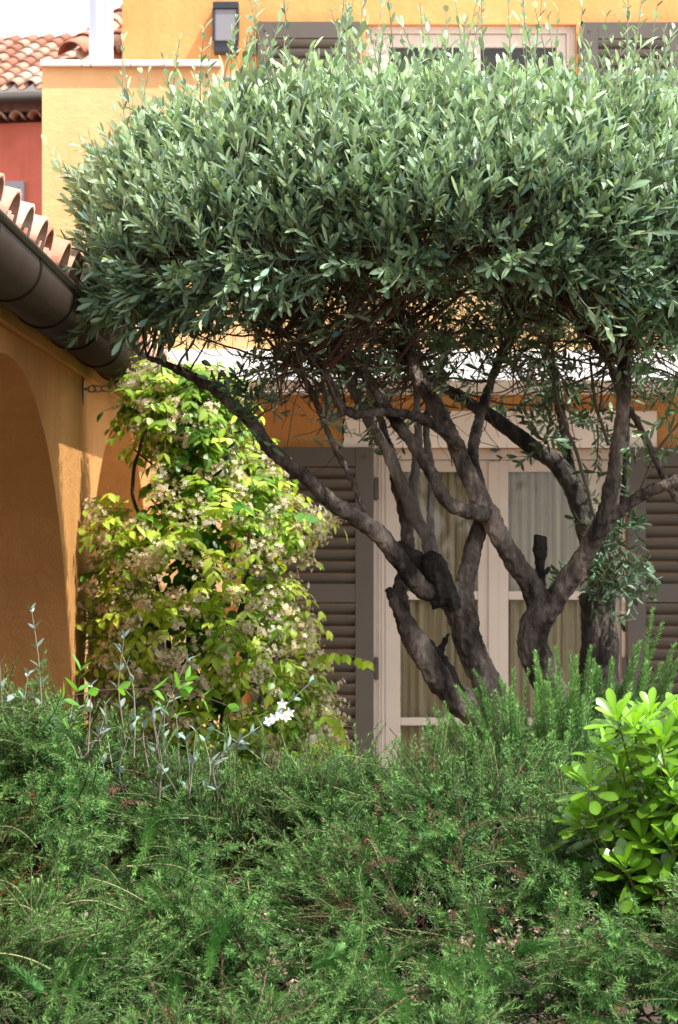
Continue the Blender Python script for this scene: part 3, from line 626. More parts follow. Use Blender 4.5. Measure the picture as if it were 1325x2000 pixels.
def crown(tree, C, A, nodes, n_shoots, hb, seed, p=2.6, spires=0, cut=None):
    """umbrella crown of leafy shoots on a branch hierarchy; returns nothing"""
    C = np.array(C); A = np.array(A)
    def shell(n, lo, hi, zmin=-1):
        pts = []
        while sum(len(q) for q in pts) < n:
            d = rv(n * 2); r = (np.abs(d) ** p).sum(1) ** (-1 / p)
            q = d * r[:, None]; k = rng.uniform(lo, hi, (len(q), 1)); w_ = C + q * k * A * (1 + .085 * smooth_noise(q * 1.0, 1.1, seed)[:, None] + .05 * smooth_noise(q, 2.6, seed + 2)[:, None])
            ok = (w_[:, 2] > hb(w_[:, 0], w_[:, 1]) + .035 * smooth_noise(w_, 3, seed + 1)) 
            if cut is not None: ok &= cut(w_)
            pts.append(np.concatenate([w_, q], 1)[ok])
        a = np.concatenate(pts)[:n]; return a[:, :3], a[:, 3:]
    def connect(src, dst, r0, r1, m, sag, sides, g, col):
        # straight-line candidates, batched nearest search
        idx = np.empty(len(dst), int)
        for s_ in range(0, len(dst), 500):
            d = dst[s_:s_ + 500, None] - src[None]; dist = np.linalg.norm(d, axis=2) + rng.uniform(0, .03, d.shape[:2]) - .35 * np.clip(d[..., 2], -.2, .2)
            idx[s_:s_ + 500] = dist.argmin(1)
        a = src[idx]; t = np.linspace(0, 1, m)[None, :, None]; ln = np.linalg.norm(dst - a, axis=1)[:, None, None]
        path = a[:, None] * (1 - t) + dst[:, None] * t + np.sin(t * math.pi) * ln * sag * rv(len(dst))[:, None] + np.sin(t * 3 * math.pi) * ln * sag * .3 * rv(len(dst))[:, None]
        rad = r0 + (r1 - r0) * t[..., 0]; rad = rad * rng.uniform(.75, 1.25, (len(dst), 1))
        tubes(g, path, rad, sides, vary(col, len(dst), .25, .05)); return path
    gb = G()
    src = np.concatenate([n[len(n) // 2:] for n in nodes]); src = src[src[:, 2] > EYE + .45]
    t1, _ = shell(110, .35, .72); p1 = connect(src, t1, .0065, .0035, 9, .07, 6, gb, (.09, .052, .038))
    s2 = np.concatenate([p1[:, 3:].reshape(-1, 3), src]); t2, _ = shell(700, .6, .88); p2 = connect(s2, t2, .0042, .0022, 7, .08, 5, gb, (.10, .06, .045))
    s3 = p2[:, 2:].reshape(-1, 3)
    b3, q3 = shell(n_shoots, .84, .99)
    p3 = connect(s3, b3, .0017, .0012, 5, .1, 3, gb, (.13, .09, .06))
    # bare inner twigs, hanging tangled under the leaves
    base = np.concatenate([p1[:, 2:].reshape(-1, 3), s3])[rng.integers(0, p1[:, 2:].size // 3 + len(s3), 1500)]
    D = nrm(rv(1500) + np.array([0, 0, -.25])); tw = grow(base, D, rng.uniform(.06, .26, 1500), 6, .35)
    tubes(gb, tw, np.linspace(.0018, .0007, 6)[None] * rng.uniform(.7, 1.5, (1500, 1)), 3, vary((.12, .075, .05), 1500, .3, .05))
    def walk(base, D, L, m, wig):
        n = len(base); pts = [base]; d = nrm(D); L = L[:, None]
        for k in range(m - 1): d = nrm(d + wig * rv(n)); pts.append(pts[-1] + d * L / (m - 1))
        return np.stack(pts, 1)
    allp = np.concatenate(nodes); allp = allp[(allp[:, 0] > -.45) & (allp[:, 2] > EYE + .56) & (allp[:, 2] < EYE + 1.1)]
    nt_ = 330 if n_shoots > 3000 else 200
    base = allp[rng.integers(0, len(allp), nt_)]; w1 = walk(base, rv(nt_) + (base - C) * .6 + np.array([0, 0, .45]), rng.uniform(.15, .42, nt_), 9, .26)
    tubes(gb, w1, np.linspace(.0042, .0018, 9)[None] * rng.uniform(.6, 1.3, (nt_, 1)), 4, vary((.13, .085, .062), nt_, .3, .05))
    pool = np.concatenate([w1[:, 3:].reshape(-1, 3), p1[:, 3:].reshape(-1, 3)]); nf_ = nt_ * 5
    base = pool[rng.integers(0, len(pool), nf_)]; w2 = walk(base, rv(nf_) + np.array([0, 0, .05]), rng.uniform(.06, .2, nf_), 7, .3)
    tubes(gb, w2, np.linspace(.0019, .0008, 7)[None] * rng.uniform(.6, 1.4, (nf_, 1)), 3, vary((.15, .10, .07), nf_, .35, .05))
    localise(gb, tree).build('twigs', M['twig'], tree, True)
    # leafy shoots
    gl_ = G(); gs = G()
    nq = nrm(q3 * np.array([1, 1, 1.3])); up = np.array([0, 0, 1.0])
    D = nrm(nq * .55 + up * (.8 + .4 * rng.random((len(b3), 1))) + rv(len(b3)) * .5)
    D[q3[:, 2] < -.2] = nrm(nq[q3[:, 2] < -.2] * .9 + rv((q3[:, 2] < -.2).sum()) * .7)
    L = rng.uniform(.06, .16, len(b3)) * np.where(rng.random(len(b3)) < .07, 1.7, 1)
    paths = grow(b3, D, L, 6, .22, .05)
    def clothe(paths, npair, Lr, Wr, top_light, sr=.0015):
        n = len(paths); tubes(gs, paths, np.linspace(sr, sr * .5, paths.shape[1])[None].repeat(n, 0), 3, vary((.26, .27, .17), n, .2, .05))
        ts = np.linspace(.08, 1, npair); pos, T = along(paths, ts); r0 = perp(T[:, 0])
        clump = smooth_noise(paths[:, 0], 2.2, seed + 4)[:, None]
        hue = rng.normal(size=(n, 1))
        for k in range(npair):
            t = ts[k]; Tk = T[:, k]; a = r0 if k % 2 == 0 else np.cross(Tk, r0); a = nrm(a - (a * Tk).sum(1, keepdims=True) * Tk)
            for s_ in (-1, 1):
                ang = rng.uniform(.55, 1.0, (n, 1)) * (1.15 - .6 * t); rr_ = nrm(a * s_ + .35 * rv(n))
                Dl = np.cos(ang) * Tk + np.sin(ang) * rr_; Nl = np.sin(ang) * Tk - np.cos(ang) * rr_ + .25 * rv(n)
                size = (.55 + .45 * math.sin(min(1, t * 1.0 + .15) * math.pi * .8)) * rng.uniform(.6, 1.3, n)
                new_lit = np.clip(t * .9 - .15 + .2 * hue, 0, 1) * top_light
                c = np.array([.115, .180, .100]) * (1 - new_lit) + np.array([.36, .48, .29]) * new_lit
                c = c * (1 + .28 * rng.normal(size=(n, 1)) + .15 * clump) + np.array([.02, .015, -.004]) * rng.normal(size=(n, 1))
                keep = rng.random(n) < .93
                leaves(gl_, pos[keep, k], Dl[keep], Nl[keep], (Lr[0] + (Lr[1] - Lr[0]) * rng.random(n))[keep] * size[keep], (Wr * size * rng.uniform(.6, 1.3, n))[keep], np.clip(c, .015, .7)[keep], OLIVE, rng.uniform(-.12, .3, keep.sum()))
    tl = np.clip(.35 + .9 * q3[:, 2:3], .1, 1.0)  # paler leaves toward the crown top: new growth plus painted-in sunlit brightness
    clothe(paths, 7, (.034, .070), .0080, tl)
    if n_shoots > 3000:   # thin leafy shoots inside and under the crown
        n = 620; pool = w2[:, -1]; pool = pool[rng.permutation(len(pool))[:n]]; n = len(pool)
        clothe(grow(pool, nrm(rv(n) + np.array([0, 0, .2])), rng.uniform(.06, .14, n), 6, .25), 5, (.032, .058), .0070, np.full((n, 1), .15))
    if spires:
        b, q = shell(spires * 6, .9, 1.0); k = q[:, 2] > .45; b, q = b[k][:spires], q[k][:spires]; n = len(b)
        D = nrm(up + .22 * rv(n)); pp = grow(b, D, rng.uniform(.10, .5, n), 8, .10)
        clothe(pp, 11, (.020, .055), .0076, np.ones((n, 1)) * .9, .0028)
    localise(gl_, tree).build('crown', M['olive'], tree, True)
    localise(gs, tree).build('shoot_stems', M['twig'], tree, True)
def hb1(x, y): return EYE + .865 + .07 * np.clip((-.45 - x) / .2, 0, 1) - .18 * np.clip((np.abs(x - .31) - .2) / .85, 0, 1.1) ** 1.2 + .06 * (y - 8.5)
crown(olive, (.285, 8.34, EYE + .935), (1.07, .80, .435), nodes, 6600, hb1, 11, spires=210)
def hb2(x, y): return EYE + .88 + 0 * x
crown(olive2, (1.4, 9.8, EYE + 1.12), (.85, .55, .34), nodes2, 1300, hb2, 31)
# side shoots low on the trunk of the second olive and hanging sprays below the crown
def sprays(tree, items, col=(.06, .11, .055), name='side_shoot', ll=(.035, .06)):
    for (px, py, Z, n, spread, dz) in items:
        gl_ = G(); gs = G()
        b = P(px, py, Z) + rng.normal(size=(n, 3)) * spread
        D = nrm(rv(n) + np.array([0, -.2, dz])); pp = grow(b, D, rng.uniform(.08, .2, n), 6, .3)
        tubes(gs, pp, np.linspace(.0018, .0008, 6)[None].repeat(n, 0), 3, vary((.12, .09, .06), n))
        pos, T = along(pp, np.linspace(.1, 1, 7)); r0 = perp(T[:, 0])
        for k in range(7):
            for s_ in (-1, 1):
                a = r0 if k % 2 else np.cross(T[:, k], r0); ang = rng.uniform(.6, 1.1, (n, 1)); rr_ = nrm(a * s_ + .3 * rv(n))
                leaves(gl_, pos[:, k], np.cos(ang) * T[:, k] + np.sin(ang) * rr_, np.sin(ang) * T[:, k] - np.cos(ang) * rr_, rng.uniform(*ll, n), rng.uniform(.005, .008, n), vary(col, n, .25), OLIVE, .1)
        sp_ = localise(gl_, tree).build(name, M['olive'], tree, True); localise(gs, tree).build('side_shoot_stem', M['twig'], sp_, True)
sprays(olive2, [(1195, 1080, ZC - .1, 14, .05, -.1), (1160, 1130, ZC - .15, 10, .04, -.2), (1215, 1030, ZC - .05, 10, .05, 0), (1240, 1160, ZC - .1, 4, .02, -.1), (1110, 830, ZC, 16, .09, -.3), (1060, 870, ZC - .1, 5, .03, -.3),
                (1270, 800, ZC - .1, 14, .09, -.2), (1020, 740, ZC, 14, .1, -.2), (1180, 1090, ZC - .2, 8, .03, -.4)])
sprays(olive, [(480, 830, ZA - .3, 5, .015, .5), (490, 780, ZA - .28, 4, .015, .7), (1300, 640, 7.8, 26, .10, 0), (1250, 560, 7.7, 20, .10, 0), (1320, 740, 7.7, 10, .05, -.2), (900, 690, ZB, 10, .12, -.2), (760, 700, ZB, 8, .12, -.2)], (.08, .14, .07))
# long water shoots rising from below
g = G()
for pts in ([(1165, 1010, ZB + .3, 3), (1130, 900, ZB + .3, 4), (1090, 780, ZB + .3, 4), (1075, 650, ZB + .3, 3)], [(1190, 870, ZB + .2, 4), (1165, 800, ZB + .2, 4), (1150, 700, ZB + .2, 3)],
            [(1230, 1010, ZB + .2, 3), (1275, 900, ZB + .2, 3), (1330, 815, ZB + .2, 3)], [(560, 880, ZA - .1, 1.2), (575, 800, ZA - .1, 1.2), (590, 740, ZA - .1, 1.5)],
            [(120, 450, 8.3, 1.5), (150, 500, 8.35, 2.5), (200, 520, 8.4, 3)], [(125, 482, 8.3, 1.5), (160, 492, 8.35, 2.5), (210, 515, 8.4, 3)]):
    g = G(); limb(g, pts, seed=int(pts[0][0]), gnarl=.03, sides=7); g.C = [c * 0 + np.array([.15, .12, .085]) for c in g.C]; localise(g, olive).build('water_shoot', M['twig'], olive, True)

# ------------------------------------------------------------------ star jasmine on its post
ZJ = 10.15
jas = tag(empty('star_jasmine', tuple(P(400, 1700, ZJ) * [1, 1, 0])), 'bushy flowering star jasmine with yellow green leaves climbing beside the arcade', 'climbing plant')
ky = [715, 760, 820, 880, 940, 1000, 1060, 1120, 1200, 1300, 1400, 1500, 1600, 1800]
kl = [300, 272, 275, 276, 262, 243, 222, 206, 200, 205, 212, 222, 232, 245]
kr = [395, 425, 440, 478, 530, 600, 572, 555, 585, 590, 632, 655, 645, 630]
def jsample(n, lo, hi):
    py = 715 + (1750 - 715) * rng.random(n) ** .95; l = np.interp(py, ky, kl); r = np.interp(py, ky, kr)
    a = rng.uniform(0, 2 * math.pi, n); a = np.where(rng.random(n) < .5, -np.abs((a % math.pi)), a)
    c = (l + r) / 2; hw = (r - l) / 2; k = rng.uniform(lo, hi, n)
    Xw = (c + hw * k * np.cos(a) - 662.5) / F * ZJ; dz = np.minimum(hw / F * ZJ, .38) * k * np.sin(a)
    p_ = np.stack([Xw, ZJ + dz, EYE + (1060 - py) / F * ZJ], -1)
    nr = np.stack([np.cos(a), np.sin(a), 0 * a + .15], -1); nr = nrm(nr)
    p_ += nr * (.085 * smooth_noise(p_, 2.2, 77))[:, None]
    return p_, nr, py
gl_ = G(); gs = G(); gf = G(); gb_ = G()
n = 1650; b, nr, py = jsample(n, .62, .98)
hole = (np.hypot((b[:, 0] - P(285, 930, ZJ)[0]) / .10, (b[:, 2] - P(285, 930, ZJ)[2]) / .16) < 1) & (rng.random(n) < .93)
b, nr = b[~hole], nr[~hole]; n = len(b)
gap = smooth_noise(b * np.array([1, 1, .8]), 3.4, 91) > -.42; b, nr = b[gap], nr[gap]; n = len(b)
D = nrm(nr * 1.0 + rv(n) * .8 + np.array([0, 0, .1])); pp = grow(b, D, rng.uniform(.06, .17, n) * np.where(rng.random(n) < .08, 1.7, 1), 6, .3, -.35)
tubes(gs, pp, np.linspace(.0022, .001, 6)[None].repeat(n, 0), 3, vary((.16, .12, .05), n))
pos, T = along(pp, np.linspace(.15, 1, 5)); hor = nrm(np.cross(T[:, 2], np.array([0, 0, 1.0])) + .3 * rv(n))
young = np.clip(.62 + .45 * smooth_noise(b, 1.6, 5) + .25 * rng.normal(size=n), 0, 1)[:, None]
for k in range(5):
    for s_ in (-1, 1):
        a = nrm(hor * s_ + .35 * rv(n)); Dl = nrm(a * .9 + T[:, k] * .55 + np.array([0, 0, -.45])); Nl = np.array([0, 0, 1.0]) + nr * .6 + .3 * rv(n)
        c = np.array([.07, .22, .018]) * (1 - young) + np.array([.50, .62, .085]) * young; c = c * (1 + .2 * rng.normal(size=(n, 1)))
        keep = rng.random(n) < .82
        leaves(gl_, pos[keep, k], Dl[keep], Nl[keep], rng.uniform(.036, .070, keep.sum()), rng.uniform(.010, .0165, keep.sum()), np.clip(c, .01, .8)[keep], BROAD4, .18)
# inner shade leaves
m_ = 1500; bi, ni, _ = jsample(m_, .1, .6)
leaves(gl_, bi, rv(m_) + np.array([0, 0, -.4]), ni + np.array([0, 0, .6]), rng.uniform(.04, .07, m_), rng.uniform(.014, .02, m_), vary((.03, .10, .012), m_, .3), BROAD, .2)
# flower clusters
nc = 760; fc, fn, _ = jsample(nc, .98, 1.12)
hole = (np.hypot((fc[:, 0] - P(285, 930, ZJ)[0]) / .09, (fc[:, 2] - P(285, 930, ZJ)[2]) / .15) < 1); fc, fn = fc[~hole], fn[~hole]; nc = len(fc)
fc += nr[:1] * 0
for i in range(nc):
    k = rng.integers(9, 20); c0 = fc[i] + fn[i] * .055; off = rv(k) * rng.uniform(.01, .045, (k, 1)) * np.array([1.2, 1, .8]); q = c0 + off
    age = rng.random() ** .85
    stem = np.stack([np.repeat((c0 - fn[i] * .05)[None], k, 0), (c0 - fn[i] * .02) + off * .4, q - nrm(off) * .004], 1)
    tubes(gb_, stem, np.full((k, 3), .0009), 3, vary((.45, .42, .14), k))
    N = nrm(off * 1.0 + fn[i] * .02 + .4 * rv(k) * .02); ref = perp(N); r2 = np.cross(N, ref)
    base = np.array([.90, .86, .68]) * (1 - age) + np.array([.74, .60, .36]) * age
    cc = vary(base, k, .12, .05); sz = rng.uniform(.0075, .0125, k)
    for j in range(5):
        a = 2 * math.pi * j / 5; Dp = ref * math.cos(a) + r2 * math.sin(a)
        leaves(gf, q, Dp + N * .25, N, sz, sz * .36, cc, PETAL, .1)
    leaves(gb_, q - N * .008, N, ref, .010, .0022, vary((.66, .52, .26), k), NEEDLE, 0)
    leaves(gb_, q - N * .008, N, r2, .010, .0022, vary((.66, .52, .26), k), NEEDLE, 0)
# a trailing side spray
for pts in ([(600, 1290, ZJ - .3), (655, 1275, ZJ - .32), (715, 1290, ZJ - .33)], [(600, 1420, ZJ - .3), (650, 1400, ZJ - .3), (690, 1480, ZJ - .3)]):
    q = catmull([P(*v) for v in pts], 10)[None]; tubes(gs, q, np.full((1, 10), .0014), 4, (.3, .25, .1))
    pos, T = along(q, np.linspace(.2, 1, 6))
    for k in range(6):
        for s_ in (-1, 1): leaves(gl_, pos[:, k], np.array([[s_ * .5 + rng.normal() * .35, .3 * rng.normal(), -.9]]), np.array([[.4 * rng.normal(), -1, .4]]), rng.uniform(.035, .06), .014, vary((.34, .50, .06), 1), BROAD, .1)
localise(gl_, jas).build('foliage', M['jasmine'], jas, True)
localise(gf, jas).build('flowers', M['petal'], jas)
localise(gb_, jas).build('flower_stalks', M['petal'], jas)
localise(gs, jas).build('shoots', M['twig'], jas, True)
g = G()
for i, pts in enumerate([[(392, 1760, ZJ, 14), (380, 1500, ZJ + .05, 12), (372, 1200, ZJ, 11), (365, 950, ZJ - .03, 9), (350, 800, ZJ, 7), (345, 740, ZJ, 4)], [(400, 1760, ZJ, 10), (350, 1400, ZJ - .1, 7), (300, 1100, ZJ - .15, 5), (265, 980, ZJ - .2, 4), (268, 900, ZJ - .2, 4), (300, 800, ZJ - .2, 3), (320, 740, ZJ - .15, 3)],
                         [(400, 1700, ZJ, 9), (450, 1300, ZJ - .1, 7), (500, 1050, ZJ - .15, 5), (470, 900, ZJ - .1, 4), (400, 780, ZJ, 3)], [(372, 830, ZJ - .2, 3), (362, 900, ZJ - .25, 3), (340, 980, ZJ - .25, 2)],
                         [(385, 1000, ZJ - .25, 2), (330, 1010, ZJ - .2, 3), (290, 960, ZJ - .2, 2), (310, 920, ZJ - .2, 2), (262, 880, ZJ - .2, 2)]]):
    limb(g, pts, seed=500 + i, gnarl=.1, sides=8, wob=.012)
localise(g, jas).build('woody_stems', M['greybark'], jas, True)
pst = tag(empty('plant_post', tuple(P(375, 1700, ZJ + .08) * [1, 1, 0])), 'slim dark metal post hidden inside the jasmine', 'post')
g = G(); g.box(-.018, .018, -.018, .018, 0, EYE + .58); g.build('post_shaft', M['hinge'], pst, bevel=.002)
g = G(); g.box(-.06, .06, -.06, .06, 0, .012); g.build('base_plate', M['hinge'], pst)

# ------------------------------------------------------------------ rosemary
def rosemary(base, nr, name_e, label, lens, density, upw=.35, wild=.3, sag=-.22, extra=None, dead=.03, bright=1.0, fat=1.0, flow=1.0):
    e = tag(empty('rosemary_bush', (float(base[:, 0].mean()), float(base[:, 1].mean()), 0)), label, 'shrub', 'rosemary bushes')
    gl_ = G(); gs = G()
    n = len(base); fl = np.stack([smooth_noise(base, .9, 61), smooth_noise(base, .9, 62) - .25, 0 * base[:, 0]], -1); D = nrm(nr * .55 + np.array([0, 0, upw]) + flow * fl + rv(n) * wild); Ls = rng.uniform(*lens, n)
    pp = grow(base, D, Ls, 7, .35, sag)
    sets = [(pp, density, 1.0)]
    if extra is not None: sets += extra
    for si, (pp, dens, big) in enumerate(sets):
        ft = (1.05 if big in (1.2, .5) and fat == 1.0 else fat) if si else 1.0
        n = len(pp); Lg = np.linalg.norm(pp[:, -1] - pp[:, 0], axis=1)
        tubes(gs, pp, (np.linspace(.0021, .0009, pp.shape[1])[None] * rng.uniform(.7, 1.3, (n, 1)) * big), 3, vary((.21, .20, .11) if big > 1 else (.14, .13, .07), n, .25, .05))
        K = dens; ts = np.linspace(.06, 1, K); pos, T = along(pp, ts); r0 = perp(T[:, 0])
        tone = smooth_noise(pp[:, 0], 1.3, 21)[:, None]; isdead = rng.random((n, 1)) < dead * (1 + 1.5 * (smooth_noise(pp[:, 0], 1.9, 42)[:, None] > .45) * 4)
        hue = rng.normal(size=(n, 1))
        for k in range(K):
            ph = k * 2.4 + rng.uniform(-.3, .3); a0 = r0 * math.cos(ph) + np.cross(T[:, k], r0) * math.sin(ph); a0 = nrm(a0 - (a0 * T[:, k]).sum(1, keepdims=True) * T[:, k])
            t = ts[k]
            for s_ in (-1, 1):
                ang = rng.uniform(.7, 1.3, (n, 1)) * (1.1 - .6 * t ** 3); rr_ = a0 * s_
                Dl = np.cos(ang) * T[:, k] + np.sin(ang) * rr_ + .12 * rv(n); Nl = np.sin(ang) * T[:, k] - np.cos(ang) * rr_
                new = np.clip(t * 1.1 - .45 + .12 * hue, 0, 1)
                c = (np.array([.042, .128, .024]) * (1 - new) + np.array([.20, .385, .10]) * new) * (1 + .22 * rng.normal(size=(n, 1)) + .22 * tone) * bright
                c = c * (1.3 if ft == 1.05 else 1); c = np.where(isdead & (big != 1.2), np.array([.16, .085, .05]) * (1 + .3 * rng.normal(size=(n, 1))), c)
                L = ft * rng.uniform(.014, .027, n) * (1 - .45 * t ** 4) * np.where(isdead[:, 0], .6, 1)
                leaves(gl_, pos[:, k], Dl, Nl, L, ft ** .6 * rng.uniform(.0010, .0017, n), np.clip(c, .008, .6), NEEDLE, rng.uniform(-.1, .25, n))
    localise(gl_, e).build('needles', M['needle'], e); localise(gs, e).build('stems', M['twig'], e, True)
    return e
# front hedge surface
PROF = ([4.3, 4.7, 5.1, 5.6, 6.2, 6.7, 7.0, 7.3, 7.6], [-1.6, -1.28, -1.10, -.95, -.80, -.66, -.62, -.80, -1.3])
PITS = []
for a, b_ in ((290, 1690), (215, 1775), (620, 1790), (800, 1775), (890, 1715), (410, 1870), (610, 1930), (1215, 1790), (830, 1880), (1010, 1905), (500, 1640), (1080, 1980), (330, 1960), (740, 1960), (1010, 1690)):
    yy = np.linspace(4.6, 7.0, 200); k = np.argmin(np.abs(np.interp(yy, *PROF) + (b_ - 1060) / F * yy)); PITS.append((X(a, yy[k]), yy[k]))
def pits(x, y):
    o = 0
    for a, b_ in PITS: o = o + .22 * np.exp(-((x - a) / .085) ** 2 - ((y - b_) / .15) ** 2)
    return o
def hsurf(x, y):
    prof = np.interp(y, *PROF)
    p_ = np.stack([x, y, 0 * x], -1)
    left = .23 * np.exp(-((x + .80) / .24) ** 2 - ((y - 6.7) / .5) ** 2)
    dip = -.03 * np.exp(-((x - .15) / .25) ** 2 - ((y - 6.9) / .4) ** 2)
    pa = p_ * np.array([1, 1.7, 1]); m1 = smooth_noise(pa, 1.05, 3); m2 = smooth_noise(pa, 2.4, 4); far = np.clip((6.9 - y) / .5, .35, 1)
    return EYE + prof + left + dip + far * (.125 * m1 + .09 * m2) - pits(x, y)
def hedge(n, x0, x1, y0=4.5, y1=7.45):
    x = rng.uniform(x0, x1, n); y = y0 + (y1 - y0) * rng.random(n); z = hsurf(x, y); e = .02
    gx = (hsurf(x + e, y) - z) / e; gy = (hsurf(x, y + e) - z) / e
    nr = nrm(np.stack([-gx, -gy, np.ones(n)], -1)); return np.stack([x, y, z], -1) - nr * rng.uniform(.03, .16, (n, 1)), nr
def arches_(n, x0, x1, y0=4.9, y1=6.8):
    b, nr = hedge(n, x0, x1, y0, y1); D = nrm(nr * .6 + rv(n) * np.array([1, .6, .3]) + np.array([0, -.2, .25])); return grow(b + nr * .05, D, rng.uniform(.14, .30, n), 12, .3, -.5)
def spray(*lists):
    o = []
    for l in lists:
        q = []
        for a, b_ in l:
            yy = np.linspace(4.6, 7.0, 200); k = np.argmin(np.abs(np.interp(yy, *PROF) + (b_ - 1060) / F * yy)); q.append(P(a, b_, yy[k] - .09))
        q = catmull(q, 26); o.append(q + .006 * np.stack([smooth_noise(q, 4, 7 + j) for j in range(3)], -1))
    return np.stack(o)
sprL = spray([(370, 1600), (310, 1605), (285, 1640), (265, 1700)], [(250, 1690), (330, 1690), (430, 1735), (490, 1795)], [(440, 1790), (425, 1830), (418, 1860), (403, 1905)], [(290, 1800), (200, 1850), (150, 1920), (125, 2010)],
    [(350, 1900), (338, 1940), (325, 2010)], [(90, 1950), (40, 1900), (-10, 1860)], [(0, 1560), (60, 1545), (130, 1600), (170, 1650)], [(210, 1860), (170, 1870), (120, 1905), (85, 1990)], [(20, 1760), (80, 1745), (140, 1790)])
sprR = spray([(790, 1600), (745, 1625), (712, 1665), (705, 1740), (706, 1830), (675, 1930), (620, 2010)], [(925, 1760), (938, 1830), (942, 1900), (935, 2010)], [(755, 1890), (790, 1845), (860, 1835), (925, 1855)], [(985, 1620), (1010, 1650), (1020, 1690), (1022, 1750)],
    [(735, 1830), (760, 1900), (785, 1960), (790, 2010)], [(1085, 1680), (1082, 1750), (1092, 1830)], [(1128, 1640), (1122, 1720), (1117, 1820)], [(600, 1890), (650, 1870), (670, 1850)], [(830, 1870), (870, 1900), (905, 1950)], [(1000, 1860), (1040, 1850), (1090, 1840)], [(900, 1640), (860, 1630), (820, 1650)])
b, nr = hedge(5200, -.97, .12)
rosemary(b, nr, '', 'low spreading rosemary bush below the silver leaved shrub, in front of the jasmine', (.09, .2), 36, extra=[(arches_(80, -.95, .1), 56, 1.25), (sprL, 130, 1.2), (sprL + .001, 120, .5)])
b, nr = hedge(5000, .0, 1.2)
k = ~((b[:, 0] > .78) & (b[:, 1] > 6.0) & (b[:, 1] < 6.6)); b = b[k]; nr = nr[k]
rosemary(b, nr, '', 'dark mounded rosemary bush with dry flowers, in front of the garden door', (.09, .2), 36, extra=[(arches_(80, .05, 1.2), 56, 1.25), (sprR, 150, 1.2), (sprR + .001, 120, .5)], dead=.07)
# upright sprays on the back edge of the hedge
n = 150; b, nr = hedge(n, -.45, .5, 6.7, 7.1)
# upright rosemary before the olive trunks
ZT = 7.55
n = 2000; d = rv(n); d[:, 2] = np.abs(d[:, 2]) - .25; cc = P(1110, 1640, ZT); b = cc + d * np.array([.33, .26, .32]) * rng.uniform(.5, 1, (n, 1)); nr = d
sp = [(930, 1350), (918, 1440), (978, 1330), (1048, 1310), (1085, 1268), (1160, 1290), (1195, 1290), (1240, 1265), (1292, 1222), (1318, 1262), (1310, 1340), (1120, 1320), (1010, 1380), (1140, 1365), (1220, 1330), (1260, 1300)]
tips = np.array([P(a, b_, ZT + rng.uniform(-.12, .12)) for a, b_ in sp]); root = cc + (tips - cc) * np.array([.45, 1, .12])
t = np.linspace(0, 1, 9)[None, :, None]; tips = np.concatenate([tips, tips[rng.integers(0, 16, 26)] + rng.normal(size=(26, 3)) * np.array([.035, .08, .035]) - np.array([0, 0, .04])]); root = cc + (tips - cc) * np.array([.45, 1, .12]); up_sp = root[:, None] * (1 - t) + tips[:, None] * t + np.sin(t * math.pi) * .02 * rv(len(tips))[:, None]
b2 = cc + rv(160) * np.array([.28, .2, .12]) + np.array([0, 0, .12]); up2 = grow(b2, nrm(np.array([0, -.1, 1.0]) + (b2 - cc) * 2.2 + .25 * rv(160)), rng.uniform(.18, .34, 160), 9, .12)
rosemary(b, nr, '', 'taller upright rosemary bush with pale tips at the foot of the olive trunks', (.09, .19), 28, upw=.9, wild=.4, sag=.0, flow=.2, extra=[(up_sp, 130, 1.6), (up_sp + .003, 130, .5), (up_sp - .002, 130, .5), (up2, 64, 1.0), (up2 + .002, 64, .5)], bright=1.25, dead=.01, fat=1.2)  # bright raises the needle colour so the plumes look more lit
n = 46; xs = rng.uniform(-.75, .42, n); ys_ = rng.uniform(6.85, 7.1, n); b = np.stack([xs, ys_, hsurf(xs, ys_) - .12], -1)
up3 = grow(b, nrm(np.array([0, 0, 1.0]) + .28 * rv(n)), rng.uniform(.12, .25, n), 8, .15)
b, nr = hedge(260, -.75, .45, 6.75, 7.15)
rosemary(b, nr, '', 'row of short upright rosemary sprigs along the top edge between jasmine and olive', (.08, .15), 26, upw=1.0, wild=.35, sag=0, flow=.3, extra=[(up3, 60, 1.1), (up3 + .002, 60, .5)], bright=1.15, dead=.0)
# thick bed of older wood below the needles
g = G(); n = 1500; b, nr = hedge(n, -.97, 1.3, 4.6, 7.4); b -= nr * .08
pp = grow(b - np.array([0, 0, .15]), nrm(rv(n) * np.array([1, 1, .3]) + np.array([0, 0, .5])), rng.uniform(.12, .3, n), 6, .4, -.1)
tubes(g, pp, np.linspace(.004, .0015, 6)[None].repeat(n, 0), 4, vary((.045, .03, .02), n, .3)); 
nf = 16000; b, nr = hedge(nf, -.97, 1.3, 4.6, 7.5); b -= nr * rng.uniform(.03, .25, (nf, 1))
leaves(g, b, rv(nf) + nr * .5, rv(nf), rng.uniform(.02, .05, nf), rng.uniform(.003, .008, nf), np.where(rng.random((nf, 1)) < .25, vary((.04, .026, .018), nf, .3), vary((.022, .05, .014), nf, .3)), BROAD, .2)
tag(g.build('undergrowth', M['twig'], None, True), 'tangle of brown old wood and dry leaves under the rosemary', 'undergrowth', kind='stuff')
